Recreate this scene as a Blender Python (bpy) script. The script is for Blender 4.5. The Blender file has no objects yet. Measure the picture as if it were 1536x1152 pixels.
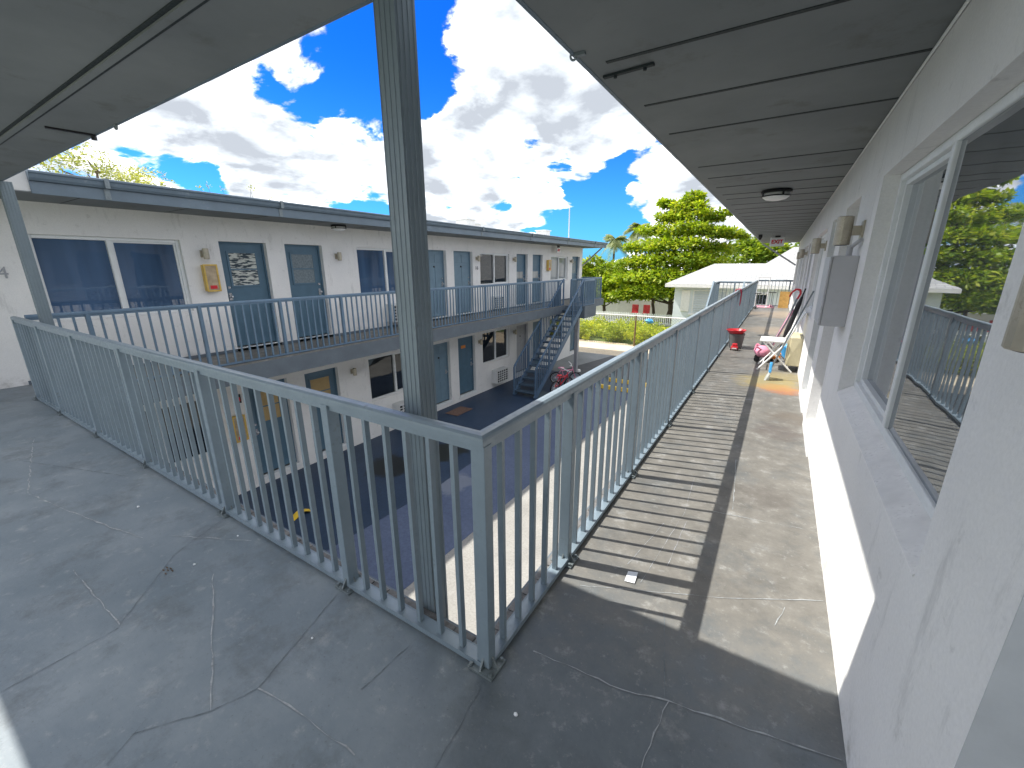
import bpy, bmesh, math, random
import numpy as np
from mathutils import Vector, Matrix
R=math.radians
random.seed(7); rng=np.random.default_rng(11)
SC=bpy.context.scene; COL=SC.collection

# ------------------------------------------------------------------ helpers
def tag(o,label=None,cat=None,group=None,kind=None):
    if label: o['label']=label
    if cat: o['category']=cat
    if group: o['group']=group
    if kind: o['kind']=kind
    return o
def empty(name,loc,label,cat,group=None,rz=0):
    o=bpy.data.objects.new(name,None); COL.objects.link(o); o.location=loc; o.rotation_euler=(0,0,rz)
    o.empty_display_size=.1
    return tag(o,label,cat,group)
def woff(o):
    v=Vector((0,0,0))
    while o is not None: v+=o.location; o=o.parent
    return v
class MB:
    def __init__(s): s.v=[]; s.f=[]; s.uv={}
    def add(s,vs,fs):
        n=len(s.v); s.v+= [tuple(v) for v in vs]; s.f+=[tuple(n+i for i in f) for f in fs]; return s
    def box(s,x0,x1,y0,y1,z0,z1):
        x0,x1=min(x0,x1),max(x0,x1); y0,y1=min(y0,y1),max(y0,y1); z0,z1=min(z0,z1),max(z0,z1)
        return s.add([(x0,y0,z0),(x1,y0,z0),(x1,y1,z0),(x0,y1,z0),(x0,y0,z1),(x1,y0,z1),(x1,y1,z1),(x0,y1,z1)],
          [(0,3,2,1),(4,5,6,7),(0,1,5,4),(1,2,6,5),(2,3,7,6),(3,0,4,7)])
    def quad(s,*p): return s.add(p,[tuple(range(len(p)))])
    def prism(s,prof,a,b):                     # profile (u,w) polygon extruded along axis a->b ; u horizontal perpendicular, w up
        a=Vector(a);b=Vector(b);d=(b-a).normalized(); side=Vector((0,0,1)).cross(d)
        if side.length<1e-4: side=Vector((1,0,0))
        side.normalize(); upv=d.cross(side)
        n=len(prof); vs=[a+side*u+upv*w for u,w in prof]+[b+side*u+upv*w for u,w in prof]
        fs=[tuple(range(n))[::-1],tuple(range(n,2*n))]+[(i,(i+1)%n,n+(i+1)%n,n+i) for i in range(n)]
        return s.add(vs,fs)
    def bar(s,a,b,w,h): return s.prism([(-w/2,-h/2),(w/2,-h/2),(w/2,h/2),(-w/2,h/2)],a,b)
    def tube(s,a,b,r,r2=None,n=10):
        r2=r if r2 is None else r2
        a=Vector(a);b=Vector(b);d=(b-a).normalized(); side=d.orthogonal().normalized(); u2=d.cross(side)
        vs=[];
        for p,rr in((a,r),(b,r2)):
            for i in range(n):
                t=2*math.pi*i/n; vs.append(p+side*(rr*math.cos(t))+u2*(rr*math.sin(t)))
        fs=[tuple(range(n))[::-1],tuple(range(n,2*n))]+[(i,(i+1)%n,n+(i+1)%n,n+i) for i in range(n)]
        return s.add(vs,fs)
    def path(s,pts,r,n=8):
        for i in range(len(pts)-1): s.tube(pts[i],pts[i+1],r,r,n)
        return s
    def lathe(s,c,prof,n=20):                  # prof: list (r,z) around vertical axis at c
        c=Vector(c); vs=[];m=len(prof)
        for r,z in prof:
            for i in range(n):
                t=2*math.pi*i/n; vs.append(c+Vector((r*math.cos(t),r*math.sin(t),z)))
        fs=[]
        for k in range(m-1):
            for i in range(n): fs.append((k*n+i,k*n+(i+1)%n,(k+1)*n+(i+1)%n,(k+1)*n+i))
        if prof[0][0]>1e-4: fs.append(tuple(range(n))[::-1])
        if prof[-1][0]>1e-4: fs.append(tuple(range((m-1)*n,m*n)))
        return s.add(vs,fs)
    def torus(s,c,R_,r,axis,n=22,k=7):
        c=Vector(c); ax=Vector(axis).normalized(); a=ax.orthogonal().normalized(); b=ax.cross(a); vs=[];fs=[]
        for i in range(n):
            t=2*math.pi*i/n; d=a*math.cos(t)+b*math.sin(t)
            for j in range(k):
                p=2*math.pi*j/k; vs.append(c+d*(R_+r*math.cos(p))+ax*(r*math.sin(p)))
        for i in range(n):
            for j in range(k): fs.append((i*k+j,((i+1)%n)*k+j,((i+1)%n)*k+(j+1)%k,i*k+(j+1)%k))
        return s.add(vs,fs)
    def blob(s,c,rx,ry,rz,n=12,m=8,jit=0.0):
        c=Vector(c);vs=[];fs=[]
        for k in range(m+1):
            ph=math.pi*k/m
            for i in range(n):
                t=2*math.pi*i/n; q=1+jit*random.uniform(-1,1)
                vs.append(c+Vector((rx*q*math.sin(ph)*math.cos(t),ry*q*math.sin(ph)*math.sin(t),rz*q*math.cos(ph))))
        for k in range(m):
            for i in range(n): fs.append((k*n+i,k*n+(i+1)%n,(k+1)*n+(i+1)%n,(k+1)*n+i))
        return s.add(vs,fs)
    def build(s,name,mat,parent=None,local=False,bevel=0,smooth=False,seg=2,recalc=True):
        me=bpy.data.meshes.new(name)
        off=Vector((0,0,0)) if (local or parent is None) else woff(parent)
        me.from_pydata([(v[0]-off.x,v[1]-off.y,v[2]-off.z) for v in s.v],[],s.f)
        if recalc:
            bm=bmesh.new(); bm.from_mesh(me); bmesh.ops.remove_doubles(bm,verts=bm.verts,dist=1e-6) if smooth else None
            bmesh.ops.recalc_face_normals(bm,faces=bm.faces); bm.to_mesh(me); bm.free()
        me.materials.append(mat); me.update()
        if smooth:
            for p in me.polygons: p.use_smooth=True
        o=bpy.data.objects.new(name,me); COL.objects.link(o)
        if parent is not None: o.parent=parent
        if bevel:
            b=o.modifiers.new('bevel','BEVEL'); b.width=bevel; b.segments=seg; b.limit_method='ANGLE'; b.angle_limit=R(40)
            if hasattr(b,'harden_normals'): b.harden_normals=False
        return o

# ------------------------------------------------------------------ materials
def nodes(name):
    m=bpy.data.materials.new(name); m.use_nodes=True; nt=m.node_tree; bs=nt.nodes['Principled BSDF']
    return m,nt,bs
def N(nt,t,**kw):
    n=nt.nodes.new(t)
    for k,v in kw.items():
        if k in('inp',):
            for a,b in v.items(): n.inputs[a].default_value=b
        else: setattr(n,k,v)
    return n
def noise(nt,scale,detail=6,rough=.6,vec=None):
    n=N(nt,'ShaderNodeTexNoise'); n.inputs['Scale'].default_value=scale; n.inputs['Detail'].default_value=detail; n.inputs['Roughness'].default_value=rough
    if vec is not None: nt.links.new(vec,n.inputs['Vector'])
    return n
def ramp(nt,fac,stops):
    r=N(nt,'ShaderNodeValToRGB'); e=r.color_ramp.elements
    while len(e)<len(stops): e.new(.5)
    for i,(p,c) in enumerate(stops):
        e[i].position=p; e[i].color=(*c,1) if len(c)==3 else c
    nt.links.new(fac,r.inputs['Fac']); return r
def mixc(nt,fac,a,b,mode='MIX'):
    m=N(nt,'ShaderNodeMix',data_type='RGBA',blend_type=mode)
    for k,v in(('Factor',fac),('A',a),('B',b)):
        idx={'Factor':0,'A':6,'B':7}[k]
        if isinstance(v,(int,float)): m.inputs[idx].default_value=v
        elif isinstance(v,tuple): m.inputs[idx].default_value=(*v,1) if len(v)==3 else v
        else: nt.links.new(v,m.inputs[idx])
    return m.outputs[2]
def math_(nt,op,a,b=None,clamp=False):
    m=N(nt,'ShaderNodeMath',operation=op,use_clamp=clamp)
    for i,v in enumerate((a,b)):
        if v is None: continue
        if isinstance(v,(int,float)): m.inputs[i].default_value=v
        else: nt.links.new(v,m.inputs[i])
    return m.outputs[0]
def smooth(nt,v,a,b):
    m=N(nt,'ShaderNodeMapRange',interpolation_type='SMOOTHSTEP'); nt.links.new(v,m.inputs[0]); m.inputs[1].default_value=a; m.inputs[2].default_value=b
    return m.outputs[0]
def bump(nt,bs,h,strength=.2,dist=.01):
    b=N(nt,'ShaderNodeBump'); b.inputs['Strength'].default_value=strength; b.inputs['Distance'].default_value=dist
    nt.links.new(h,b.inputs['Height']); nt.links.new(b.outputs[0],bs.inputs['Normal'])
def pos(nt): return N(nt,'ShaderNodeNewGeometry').outputs['Position']
def paint(name,c,rough=.5,var=.12,scale=6,bmp=.05,spec=.5,metal=0,dirt=None,dirtamt=.5,bscale=60):
    m,nt,bs=nodes(name); P=pos(nt)
    n=noise(nt,scale,8,.62,P); n2=noise(nt,scale*9,5,.6,P)
    lo=tuple(x*(1-var) for x in c); hi=tuple(min(1,x*(1+var)) for x in c)
    r=ramp(nt,n.outputs[0],[(.3,lo),(.7,hi)]); col=r.outputs[0]
    if dirt:
        f=ramp(nt,n2.outputs[0],[(.52,(0,0,0)),(.72,(1,1,1))]); g=ramp(nt,n.outputs[0],[(.48,(0,0,0)),(.7,(1,1,1))])
        ff=math_(nt,'MULTIPLY',f.outputs[0],g.outputs[0]); ff=math_(nt,'MULTIPLY',ff,dirtamt)
        col=mixc(nt,ff,col,dirt)
    nt.links.new(col,bs.inputs['Base Color'])
    rr=ramp(nt,n2.outputs[0],[(.3,(max(0,rough-.1),)*3),(.7,(min(1,rough+.12),)*3)]); nt.links.new(rr.outputs[0],bs.inputs['Roughness'])
    bs.inputs['Metallic'].default_value=metal; bs.inputs['Specular IOR Level'].default_value=spec
    if bmp:
        n3=noise(nt,bscale,4,.6,P); bump(nt,bs,n3.outputs[0],bmp,.004)
    return m
def plain(name,c,rough=.6,metal=0,var=.08): return paint(name,c,rough,var,9,0.02,.4,metal)

M={}
M['rail']=paint('rail_paint',(.185,.238,.278),.38,.10,5,.06,.5,dirt=(.10,.10,.09),dirtamt=.5)
M['railfar']=paint('rail_paint_blue',(.115,.185,.26),.42,.10,5,.05,.5)
M['sill']=paint('dirty_sill',(.80,.79,.77),.85,.10,10,.3,.2,dirt=(.22,.21,.20),dirtamt=.75)
M['tread']=paint('stair_tread_blue',(.045,.075,.11),.55,.2,8,.1,.4)
M['steel']=paint('weathered_steel',(.16,.19,.20),.45,.25,30,.15,.5,.2,dirt=(.05,.045,.04),dirtamt=.8)
M['trim']=paint('gutter_paint',(.105,.145,.18),.42,.12,3,.05,.5,dirt=(.33,.33,.32),dirtamt=.35)
M['column']=paint('column_paint',(.175,.22,.25),.42,.08,4,.05,.5,dirt=(.09,.09,.08),dirtamt=.4)
M['door']=paint('door_blue',(.075,.145,.205),.45,.10,4,.04,.45)
M['doorpale']=paint('door_slate',(.15,.235,.30),.5,.10,4,.04,.45)
M['jamb']=paint('jamb_grey',(.34,.35,.37),.55,.10,5,.05)
M['white']=paint('white_frame',(.72,.74,.74),.42,.06,8,.03,.5,dirt=(.35,.34,.31),dirtamt=.4)
M['whiteplastic']=plain('white_plastic',(.78,.78,.77),.4)
M['acbeige']=paint('aircon_beige',(.58,.53,.36),.5,.10,8,.03,.4,dirt=(.32,.25,.14),dirtamt=.5)
M['acwhite']=paint('aircon_white',(.62,.63,.62),.5,.08,8,.03,.4,dirt=(.35,.34,.3),dirtamt=.5)
M['return']=paint('shade_grey_return',(.52,.545,.57),.8,.12,4,.2,.2,dirt=(.62,.63,.63),dirtamt=.6)  # shade put into the return's colour; paler paint patches on top
M['stair']=paint('stair_blue',(.075,.135,.215),.42,.12,5,.05,.5)
M['dark']=plain('dark_void',(.012,.013,.015),.7)
M['black']=plain('black_plastic',(.018,.018,.02),.45)
M['elec']=paint('electrical_grey',(.46,.46,.475),.5,.06,3,.06,.4,dirt=(.2,.19,.18),dirtamt=.4)
M['lampm']=paint('lamp_metal',(.42,.38,.30),.4,.18,14,.05,.5,.35,dirt=(.15,.10,.06),dirtamt=.8)
M['gold']=paint('cabinet_frame',(.62,.42,.10),.4,.15,14,.03,.5,.25)
M['red']=plain('red_plastic',(.55,.03,.04),.38)
M['signred']=plain('sign_red',(.62,.02,.035),.4)
M['pink']=plain('pink_plastic',(.78,.30,.42),.45,0,.2)
M['blue']=plain('blue_plastic',(.05,.30,.60),.4,0,.2)
M['yellow']=plain('yellow_paint',(.72,.48,.04),.5,0,.15)
M['orange']=plain('orange_plastic',(.72,.25,.05),.5)
M['wood']=paint('orange_wood',(.55,.32,.09),.5,.2,12,.06)
M['greypot']=plain('grey_plastic',(.13,.13,.125),.5)
M['rubber']=plain('rubber',(.02,.02,.02),.8)
M['chrome']=plain('chrome',(.55,.56,.58),.25,.9)
M['bristle']=plain('bristle',(.65,.68,.66),.8)
M['asphalt']=None
M['bark']=paint('bark',(.13,.10,.075),.9,.3,14,.5,.2)
M['fencegrey']=paint('fence_grey',(.52,.52,.50),.8,.08,3,.15,.2)
M['picket']=plain('picket_white',(.74,.74,.72),.6)
M['rust']=paint('rust_post',(.17,.12,.06),.8,.25,20,.2,.2)
M['paper']=plain('paper',(.75,.77,.80),.7)
M['roofmat']=paint('roof_membrane',(.60,.60,.58),.8,.12,2,.1,.2)
M['cloth']=plain('red_cloth',(.52,.05,.10),.85)
M['mat']=paint('pink_mat',(.62,.30,.36),.9,.45,22,.1,.2)
M['doormat']=paint('brown_doormat',(.16,.105,.085),.95,.3,30,.3,.1)
M['grille']=plain('extinguisher_face',(.42,.33,.22),.35,0,.3)

def m_wall():
    m,nt,bs=nodes('white_stucco'); P=pos(nt)
    n=noise(nt,1.3,8,.65,P); n2=noise(nt,34,6,.65,P); n3=noise(nt,9,7,.7,P)
    c=ramp(nt,n.outputs[0],[(.3,(.735,.728,.715)),(.7,(.82,.81,.79))]).outputs[0]
    f=ramp(nt,n3.outputs[0],[(.60,(0,0,0)),(.74,(1,1,1))]).outputs[0]
    c=mixc(nt,math_(nt,'MULTIPLY',f,.45),c,(.36,.35,.33))
    g2=noise(nt,75,5,.7,P); f=ramp(nt,g2.outputs[0],[(.3,(.91,.91,.91)),(.7,(1.04,1.04,1.04))]).outputs[0]; c=mixc(nt,.8,c,f,'MULTIPLY')
    sc=N(nt,'ShaderNodeMapping'); sc.inputs['Scale'].default_value=(1,2.2,.45); nt.links.new(P,sc.inputs[0])
    n4=noise(nt,3.2,9,.72,sc.outputs[0]); f=ramp(nt,n4.outputs[0],[(.58,(0,0,0)),(.72,(1,1,1))]).outputs[0]
    c=mixc(nt,math_(nt,'MULTIPLY',f,.5),c,(.40,.40,.39))
    sz=N(nt,'ShaderNodeSeparateXYZ'); nt.links.new(P,sz.inputs[0]); zz=math_(nt,'ABSOLUTE',math_(nt,'SUBTRACT',sz.outputs[2],0.0))
    gr=math_(nt,'MULTIPLY',math_(nt,'SUBTRACT',1,smooth(nt,zz,.0,.22)),smooth(nt,n3.outputs[0],.42,.68)); c=mixc(nt,math_(nt,'MULTIPLY',gr,.55),c,(.36,.35,.32))
    nt.links.new(c,bs.inputs['Base Color']); bs.inputs['Roughness'].default_value=.85; bs.inputs['Specular IOR Level'].default_value=.2
    h=math_(nt,'ADD',n2.outputs[0],math_(nt,'MULTIPLY',n3.outputs[0],1.5)); bump(nt,bs,h,.28,.005); return m
M['wall']=m_wall()
def m_soffit():
    m,nt,bs=nodes('soffit_paint'); P=pos(nt); n=noise(nt,1.6,8,.6,P); n2=noise(nt,45,5,.6,P)
    c=ramp(nt,n.outputs[0],[(.3,(.145,.161,.166)),(.7,(.190,.207,.209))]).outputs[0]
    st=noise(nt,2.7,9,.72,P); f=ramp(nt,st.outputs[0],[(.56,(0,0,0)),(.68,(1,1,1))]).outputs[0]; c=mixc(nt,math_(nt,'MULTIPLY',f,.6),c,(.105,.110,.102))
    f=ramp(nt,noise(nt,13,4,.5,P).outputs[0],[(.70,(0,0,0)),(.76,(1,1,1))]).outputs[0]
    c=mixc(nt,math_(nt,'MULTIPLY',f,.22),c,(.22,.23,.23))
    nt.links.new(c,bs.inputs['Base Color']); bs.inputs['Roughness'].default_value=.7; bs.inputs['Specular IOR Level'].default_value=.3
    bump(nt,bs,n2.outputs[0],.12,.003); return m
M['soffit']=m_soffit()
M['seam']=plain('soffit_seam',(.018,.026,.028),.7)
def m_floor():
    m,nt,bs=nodes('worn_painted_concrete'); P=pos(nt)
    sx=N(nt,'ShaderNodeSeparateXYZ'); nt.links.new(P,sx.inputs[0])
    big=noise(nt,1.1,9,.68,P); mid=noise(nt,5.5,9,.7,P); fine=noise(nt,70,6,.7,P); sp=noise(nt,160,3,.6,P)
    a=ramp(nt,big.outputs[0],[(.28,(.118,.155,.182)),(.5,(.180,.216,.243)),(.72,(.26,.294,.315))]).outputs[0]
    b=ramp(nt,mid.outputs[0],[(.3,(.112,.107,.096)),(.55,(.172,.165,.148)),(.75,(.25,.24,.215))]).outputs[0]
    wy=smooth(nt,math_(nt,'ADD',sx.outputs[1],math_(nt,'MULTIPLY',mid.outputs[0],1.2)),1.5,2.6)
    c=mixc(nt,wy,a,b)
    # a darker, blotchy patch between the corner post and the wall
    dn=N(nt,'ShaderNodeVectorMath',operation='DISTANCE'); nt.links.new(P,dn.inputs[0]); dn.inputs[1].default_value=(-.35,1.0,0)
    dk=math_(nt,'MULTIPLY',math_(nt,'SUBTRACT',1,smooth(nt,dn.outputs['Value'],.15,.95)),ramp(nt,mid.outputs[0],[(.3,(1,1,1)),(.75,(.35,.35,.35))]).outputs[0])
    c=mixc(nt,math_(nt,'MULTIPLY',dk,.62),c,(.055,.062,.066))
    f=ramp(nt,mid.outputs[0],[(.58,(0,0,0)),(.72,(1,1,1))]).outputs[0]
    c=mixc(nt,math_(nt,'MULTIPLY',f,.55),c,(.36,.375,.375))
    md2=noise(nt,2.4,10,.75,P); f=ramp(nt,md2.outputs[0],[(.36,(1,1,1)),(.50,(0,0,0))]).outputs[0]
    c=mixc(nt,math_(nt,'MULTIPLY',f,.55),c,(.095,.108,.115))
    f=ramp(nt,noise(nt,14,10,.75,P).outputs[0],[(.57,(0,0,0)),(.70,(1,1,1))]).outputs[0]
    c=mixc(nt,math_(nt,'MULTIPLY',f,.45),c,(.40,.41,.40))
    f=ramp(nt,fine.outputs[0],[(.60,(0,0,0)),(.74,(1,1,1))]).outputs[0]
    c=mixc(nt,math_(nt,'MULTIPLY',f,.45),c,(.36,.36,.34))
    f=ramp(nt,fine.outputs[0],[(.28,(1,1,1)),(.40,(0,0,0))]).outputs[0]
    c=mixc(nt,math_(nt,'MULTIPLY',f,.5),c,(.05,.052,.052))
    # rust and spill stains by the chair
    for (cx,cy,r0,colr,am) in((.18,6.45,.34,(.40,.14,.05),.75),(.05,6.75,.55,(.34,.27,.09),.55),(.25,7.2,.5,(.30,.24,.10),.5),(.3,5.2,.3,(.12,.10,.08),.6),(.1,16.8,1.6,(.33,.25,.17),.6),(.12,12.5,1.0,(.35,.27,.19),.5),(.12,3.2,.25,(.10,.09,.08),.45),(.2,4.7,.3,(.11,.09,.08),.5)):
        d=N(nt,'ShaderNodeVectorMath',operation='DISTANCE'); nt.links.new(P,d.inputs[0]); d.inputs[1].default_value=(cx,cy,0)
        dd=math_(nt,'ADD',d.outputs['Value'],math_(nt,'MULTIPLY',math_(nt,'SUBTRACT',mid.outputs[0],.5),1.1*r0/.35*.5))
        f=math_(nt,'MULTIPLY',math_(nt,'SUBTRACT',1,smooth(nt,dd,r0*.35,r0)),am); c=mixc(nt,f,c,colr)
    nt.links.new(c,bs.inputs['Base Color'])
    rr=ramp(nt,big.outputs[0],[(.3,(.42,)*3),(.7,(.68,)*3)]).outputs[0]; nt.links.new(rr,bs.inputs['Roughness']); bs.inputs['Specular IOR Level'].default_value=.4
    bump(nt,bs,math_(nt,'ADD',math_(nt,'MULTIPLY',mid.outputs[0],3),fine.outputs[0]),.22,.004); return m
M['floor']=m_floor()
M['crackpale']=paint('crack_pale',(.34,.36,.37),.9,.4,30,.3,.1)
M['crackdark']=paint('crack_dark',(.165,.192,.21),.9,.4,30,.3,.1)
M['slab']=paint('slab_edge_paint',(.115,.14,.165),.6,.12,3,.1,.3,dirt=(.3,.31,.31),dirtamt=.35)
M['slabrough']=paint('slab_edge_rough',(.16,.155,.15),.9,.45,18,.6,.2,dirt=(.03,.03,.03),dirtamt=.9)
def m_ground(name,stops,scale,fine=30,bmp=.2,rough=.85,spots=(),spec=.3):
    m,nt,bs=nodes(name); P=pos(nt); n=noise(nt,scale,9,.66,P); f=noise(nt,fine,7,.7,P)
    c=ramp(nt,n.outputs[0],stops).outputs[0]
    k=ramp(nt,f.outputs[0],[(.3,(.72,.72,.72)),(.7,(1.2,1.2,1.2))]).outputs[0]; c=mixc(nt,.8,c,k,'MULTIPLY')
    for cx,cy,z,r0,colr,am in spots:
        d=N(nt,'ShaderNodeVectorMath',operation='DISTANCE'); nt.links.new(P,d.inputs[0]); d.inputs[1].default_value=(cx,cy,z)
        n5=noise(nt,2.3,6,.65,P)
        dd=math_(nt,'ADD',d.outputs['Value'],math_(nt,'MULTIPLY',math_(nt,'SUBTRACT',n5.outputs[0],.5),1.6*r0))
        g=math_(nt,'MULTIPLY',math_(nt,'SUBTRACT',1,smooth(nt,dd,r0*.6,r0)),am); c=mixc(nt,g,c,colr)
    nt.links.new(c,bs.inputs['Base Color']); bs.inputs['Roughness'].default_value=rough; bs.inputs['Specular IOR Level'].default_value=spec
    bump(nt,bs,f.outputs[0],bmp,.01); return m
GZ=-2.93
M['pave']=m_ground('courtyard_concrete',[(.3,(.24,.233,.215)),(.7,(.36,.35,.325))],.8)
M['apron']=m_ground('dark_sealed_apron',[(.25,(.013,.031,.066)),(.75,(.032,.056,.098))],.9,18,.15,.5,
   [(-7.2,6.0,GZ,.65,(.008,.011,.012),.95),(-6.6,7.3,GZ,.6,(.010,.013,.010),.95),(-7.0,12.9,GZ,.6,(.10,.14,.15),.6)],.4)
M['shadepave']=m_ground('slate_shade_concrete',[(.25,(.062,.086,.150)),(.75,(.105,.132,.205))],.7,22,.15,.7,[(-5.4,6.2,GZ,.5,(.22,.24,.27),.5)])  # slate tone puts the roof's shade into the ground colour
M['asphalt']=m_ground('asphalt',[(.3,(.075,.08,.085)),(.7,(.12,.12,.125))],1.2,50,.3)
M['greypave']=m_ground('grey_concrete',[(.3,(.20,.215,.22)),(.7,(.28,.29,.29))],1.2,40,.2)
M['sand']=m_ground('sandy_drive',[(.3,(.52,.42,.29)),(.7,(.68,.58,.43))],1.0,12,.3)
M['grass']=m_ground('ground_grass',[(.3,(.06,.10,.02)),(.7,(.13,.16,.04))],.6,9,.5)
def m_glass(name,c,ior=1.7,wav=.015,coat=0):
    m,nt,bs=nodes(name); P=pos(nt)
    mp=N(nt,'ShaderNodeMapping'); mp.inputs['Scale'].default_value=(1,1,.12); nt.links.new(P,mp.inputs[0])
    n=noise(nt,2.6,3,.5,mp.outputs[0]); col=ramp(nt,n.outputs[0],[(.35,tuple(x*.7 for x in c)),(.65,tuple(x*1.3 for x in c))]).outputs[0]
    nt.links.new(col,bs.inputs['Base Color']); bs.inputs['Roughness'].default_value=.015; bs.inputs['IOR'].default_value=ior
    n2=noise(nt,2.2,2,.5,P); bump(nt,bs,n2.outputs[0],wav,.05); return m
M['glassnear']=m_glass('window_glass_near',(.30,.33,.36),2.6,.02); M['glassnear'].node_tree.nodes['Principled BSDF'].inputs['Metallic'].default_value=.75
M['glass']=m_glass('window_glass_dark',(.010,.016,.022),1.6,.04)
M['glassblind']=m_glass('window_glass_blue_blind',(.055,.10,.18),1.6,.03)
M['glasspale']=m_glass('window_glass_pale_blind',(.28,.30,.30),1.5,.03)
def m_jal():
    m,nt,bs=nodes('jalousie_glass'); P=pos(nt)
    mp=N(nt,'ShaderNodeMapping'); mp.inputs['Scale'].default_value=(1,5,26); nt.links.new(P,mp.inputs[0])
    n=noise(nt,1.1,5,.6,mp.outputs[0]); c=ramp(nt,n.outputs[0],[(.46,(.05,.07,.085)),(.53,(.55,.57,.52))]).outputs[0]
    nt.links.new(c,bs.inputs['Base Color']); bs.inputs['Roughness'].default_value=.08; return m
M['jalousie']=m_jal()
M['frost']=paint('frosted_pane',(.16,.20,.22),.25,.25,25,.2,.5)
M['cardboard']=plain('tan_panel',(.42,.30,.14),.7)
def m_leaf(name,a,b,c,trans=.35):
    m,nt,bs=nodes(name); g=N(nt,'ShaderNodeNewGeometry'); r=ramp(nt,g.outputs['Random Per Island'],[(0,a),(.55,b),(1,c)])
    P=pos(nt); n=noise(nt,.5,3,.5,P); k=ramp(nt,n.outputs[0],[(.35,(.7,.75,.7)),(.65,(1.2,1.15,1.0))]).outputs[0]
    col=mixc(nt,1.0,r.outputs[0],k,'MULTIPLY'); nt.links.new(col,bs.inputs['Base Color']); bs.inputs['Roughness'].default_value=.5; bs.inputs['Specular IOR Level'].default_value=.35
    tr=N(nt,'ShaderNodeBsdfTranslucent'); nt.links.new(mixc(nt,1.0,col,(1.5,1.5,.6),'MULTIPLY'),tr.inputs[0])
    mx=N(nt,'ShaderNodeMixShader'); mx.inputs[0].default_value=trans
    nt.links.new(bs.outputs[0],mx.inputs[1]); nt.links.new(tr.outputs[0],mx.inputs[2]); nt.links.new(mx.outputs[0],nt.nodes['Material Output'].inputs[0]); return m
M['leaf']=m_leaf('almond_leaf',(.13,.22,.016),(.30,.41,.028),(.52,.53,.05))
M['leafdark']=m_leaf('dark_leaf',(.09,.16,.018),(.18,.27,.026),(.30,.35,.04))
M['leafpale']=m_leaf('pale_feathery_leaf',(.20,.22,.06),(.33,.35,.11),(.5,.5,.2))
M['weed']=m_leaf('weed_leaf',(.20,.28,.02),(.42,.48,.035),(.6,.58,.07))
M['palm']=m_leaf('palm_leaf',(.14,.18,.08),(.22,.27,.12),(.34,.36,.18))
def m_shingle():
    m,nt,bs=nodes('grey_shingles'); tc=N(nt,'ShaderNodeTexCoord'); mp=N(nt,'ShaderNodeMapping'); mp.inputs['Scale'].default_value=(1,1.5,1); nt.links.new(tc.outputs['Object'],mp.inputs[0])
    b=N(nt,'ShaderNodeTexBrick'); nt.links.new(mp.outputs[0],b.inputs[0]); b.inputs['Scale'].default_value=1.0
    b.inputs['Color1'].default_value=(.30,.31,.31,1); b.inputs['Color2'].default_value=(.40,.40,.39,1); b.inputs['Mortar'].default_value=(.24,.24,.24,1)
    b.inputs['Brick Width'].default_value=.5; b.inputs['Row Height'].default_value=.22; b.inputs['Mortar Size'].default_value=.02
    nt.links.new(b.outputs[0],bs.inputs['Base Color']); bs.inputs['Roughness'].default_value=.85; bump(nt,bs,b.outputs[1],-.5,.02); return m
M['shingle']=m_shingle()
M['housewall']=paint('house_paint',(.64,.70,.73),.7,.05,2,.1,.3)
M['louver']=plain('louver_glass',(.45,.50,.50),.3)
M['curtain']=plain('curtain',(.4,.4,.4),.9)
# ------------------------------------------------------------------ setting
Zs=2.475
def sheet(name,pts,z,mat,kind='structure'):
    return tag(MB().quad(*[(x,y,z) for x,y in pts]).build(name,mat,recalc=False),kind=kind)
def slabpoly(mb,pts,z0,z1):
    n=len(pts); return mb.add([(x,y,z0) for x,y in pts]+[(x,y,z1) for x,y in pts],[tuple(range(n))[::-1],tuple(range(n,2*n))]+[(i,(i+1)%n,n+(i+1)%n,n+i) for i in range(n)])
sheet('ground',[(-400,-120),(400,-120),(400,500),(-400,500)],GZ-.03,M['grass'])
sheet('courtyard_pavement',[(-20,-14),(12,-14),(12,16.4),(-20,16.4)],GZ,M['pave'])
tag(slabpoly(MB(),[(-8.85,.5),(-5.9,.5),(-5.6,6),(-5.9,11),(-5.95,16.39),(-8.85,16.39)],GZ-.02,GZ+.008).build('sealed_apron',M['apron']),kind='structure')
tag(slabpoly(MB(),[(-5.9,.5),(-4.05,.5),(-3.95,9),(-4.0,16.39),(-5.95,16.39),(-5.9,11),(-5.6,6)],GZ-.02,GZ+.004).build('shade_toned_pavement',M['shadepave']),kind='structure')  # zone with shade in its colour, ends near the roof shadow's edge
sheet('driveway',[(-7.9,16.4),(12,16.4),(12,21.0),(-6.9,21.0)],GZ+.002,M['asphalt'])
sheet('side_pavement',[(-20,16.4),(-7.9,16.4),(-6.9,21.0),(-20,21.0)],GZ+.002,M['greypave'])
sheet('sandy_path',[(-40,21.0),(12,21.0),(12,24.7),(-40,24.8)],GZ-.004,M['sand'])
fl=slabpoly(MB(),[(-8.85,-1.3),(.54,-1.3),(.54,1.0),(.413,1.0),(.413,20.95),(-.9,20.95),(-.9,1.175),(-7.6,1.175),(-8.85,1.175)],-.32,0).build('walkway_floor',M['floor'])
tag(fl,kind='structure')
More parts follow.
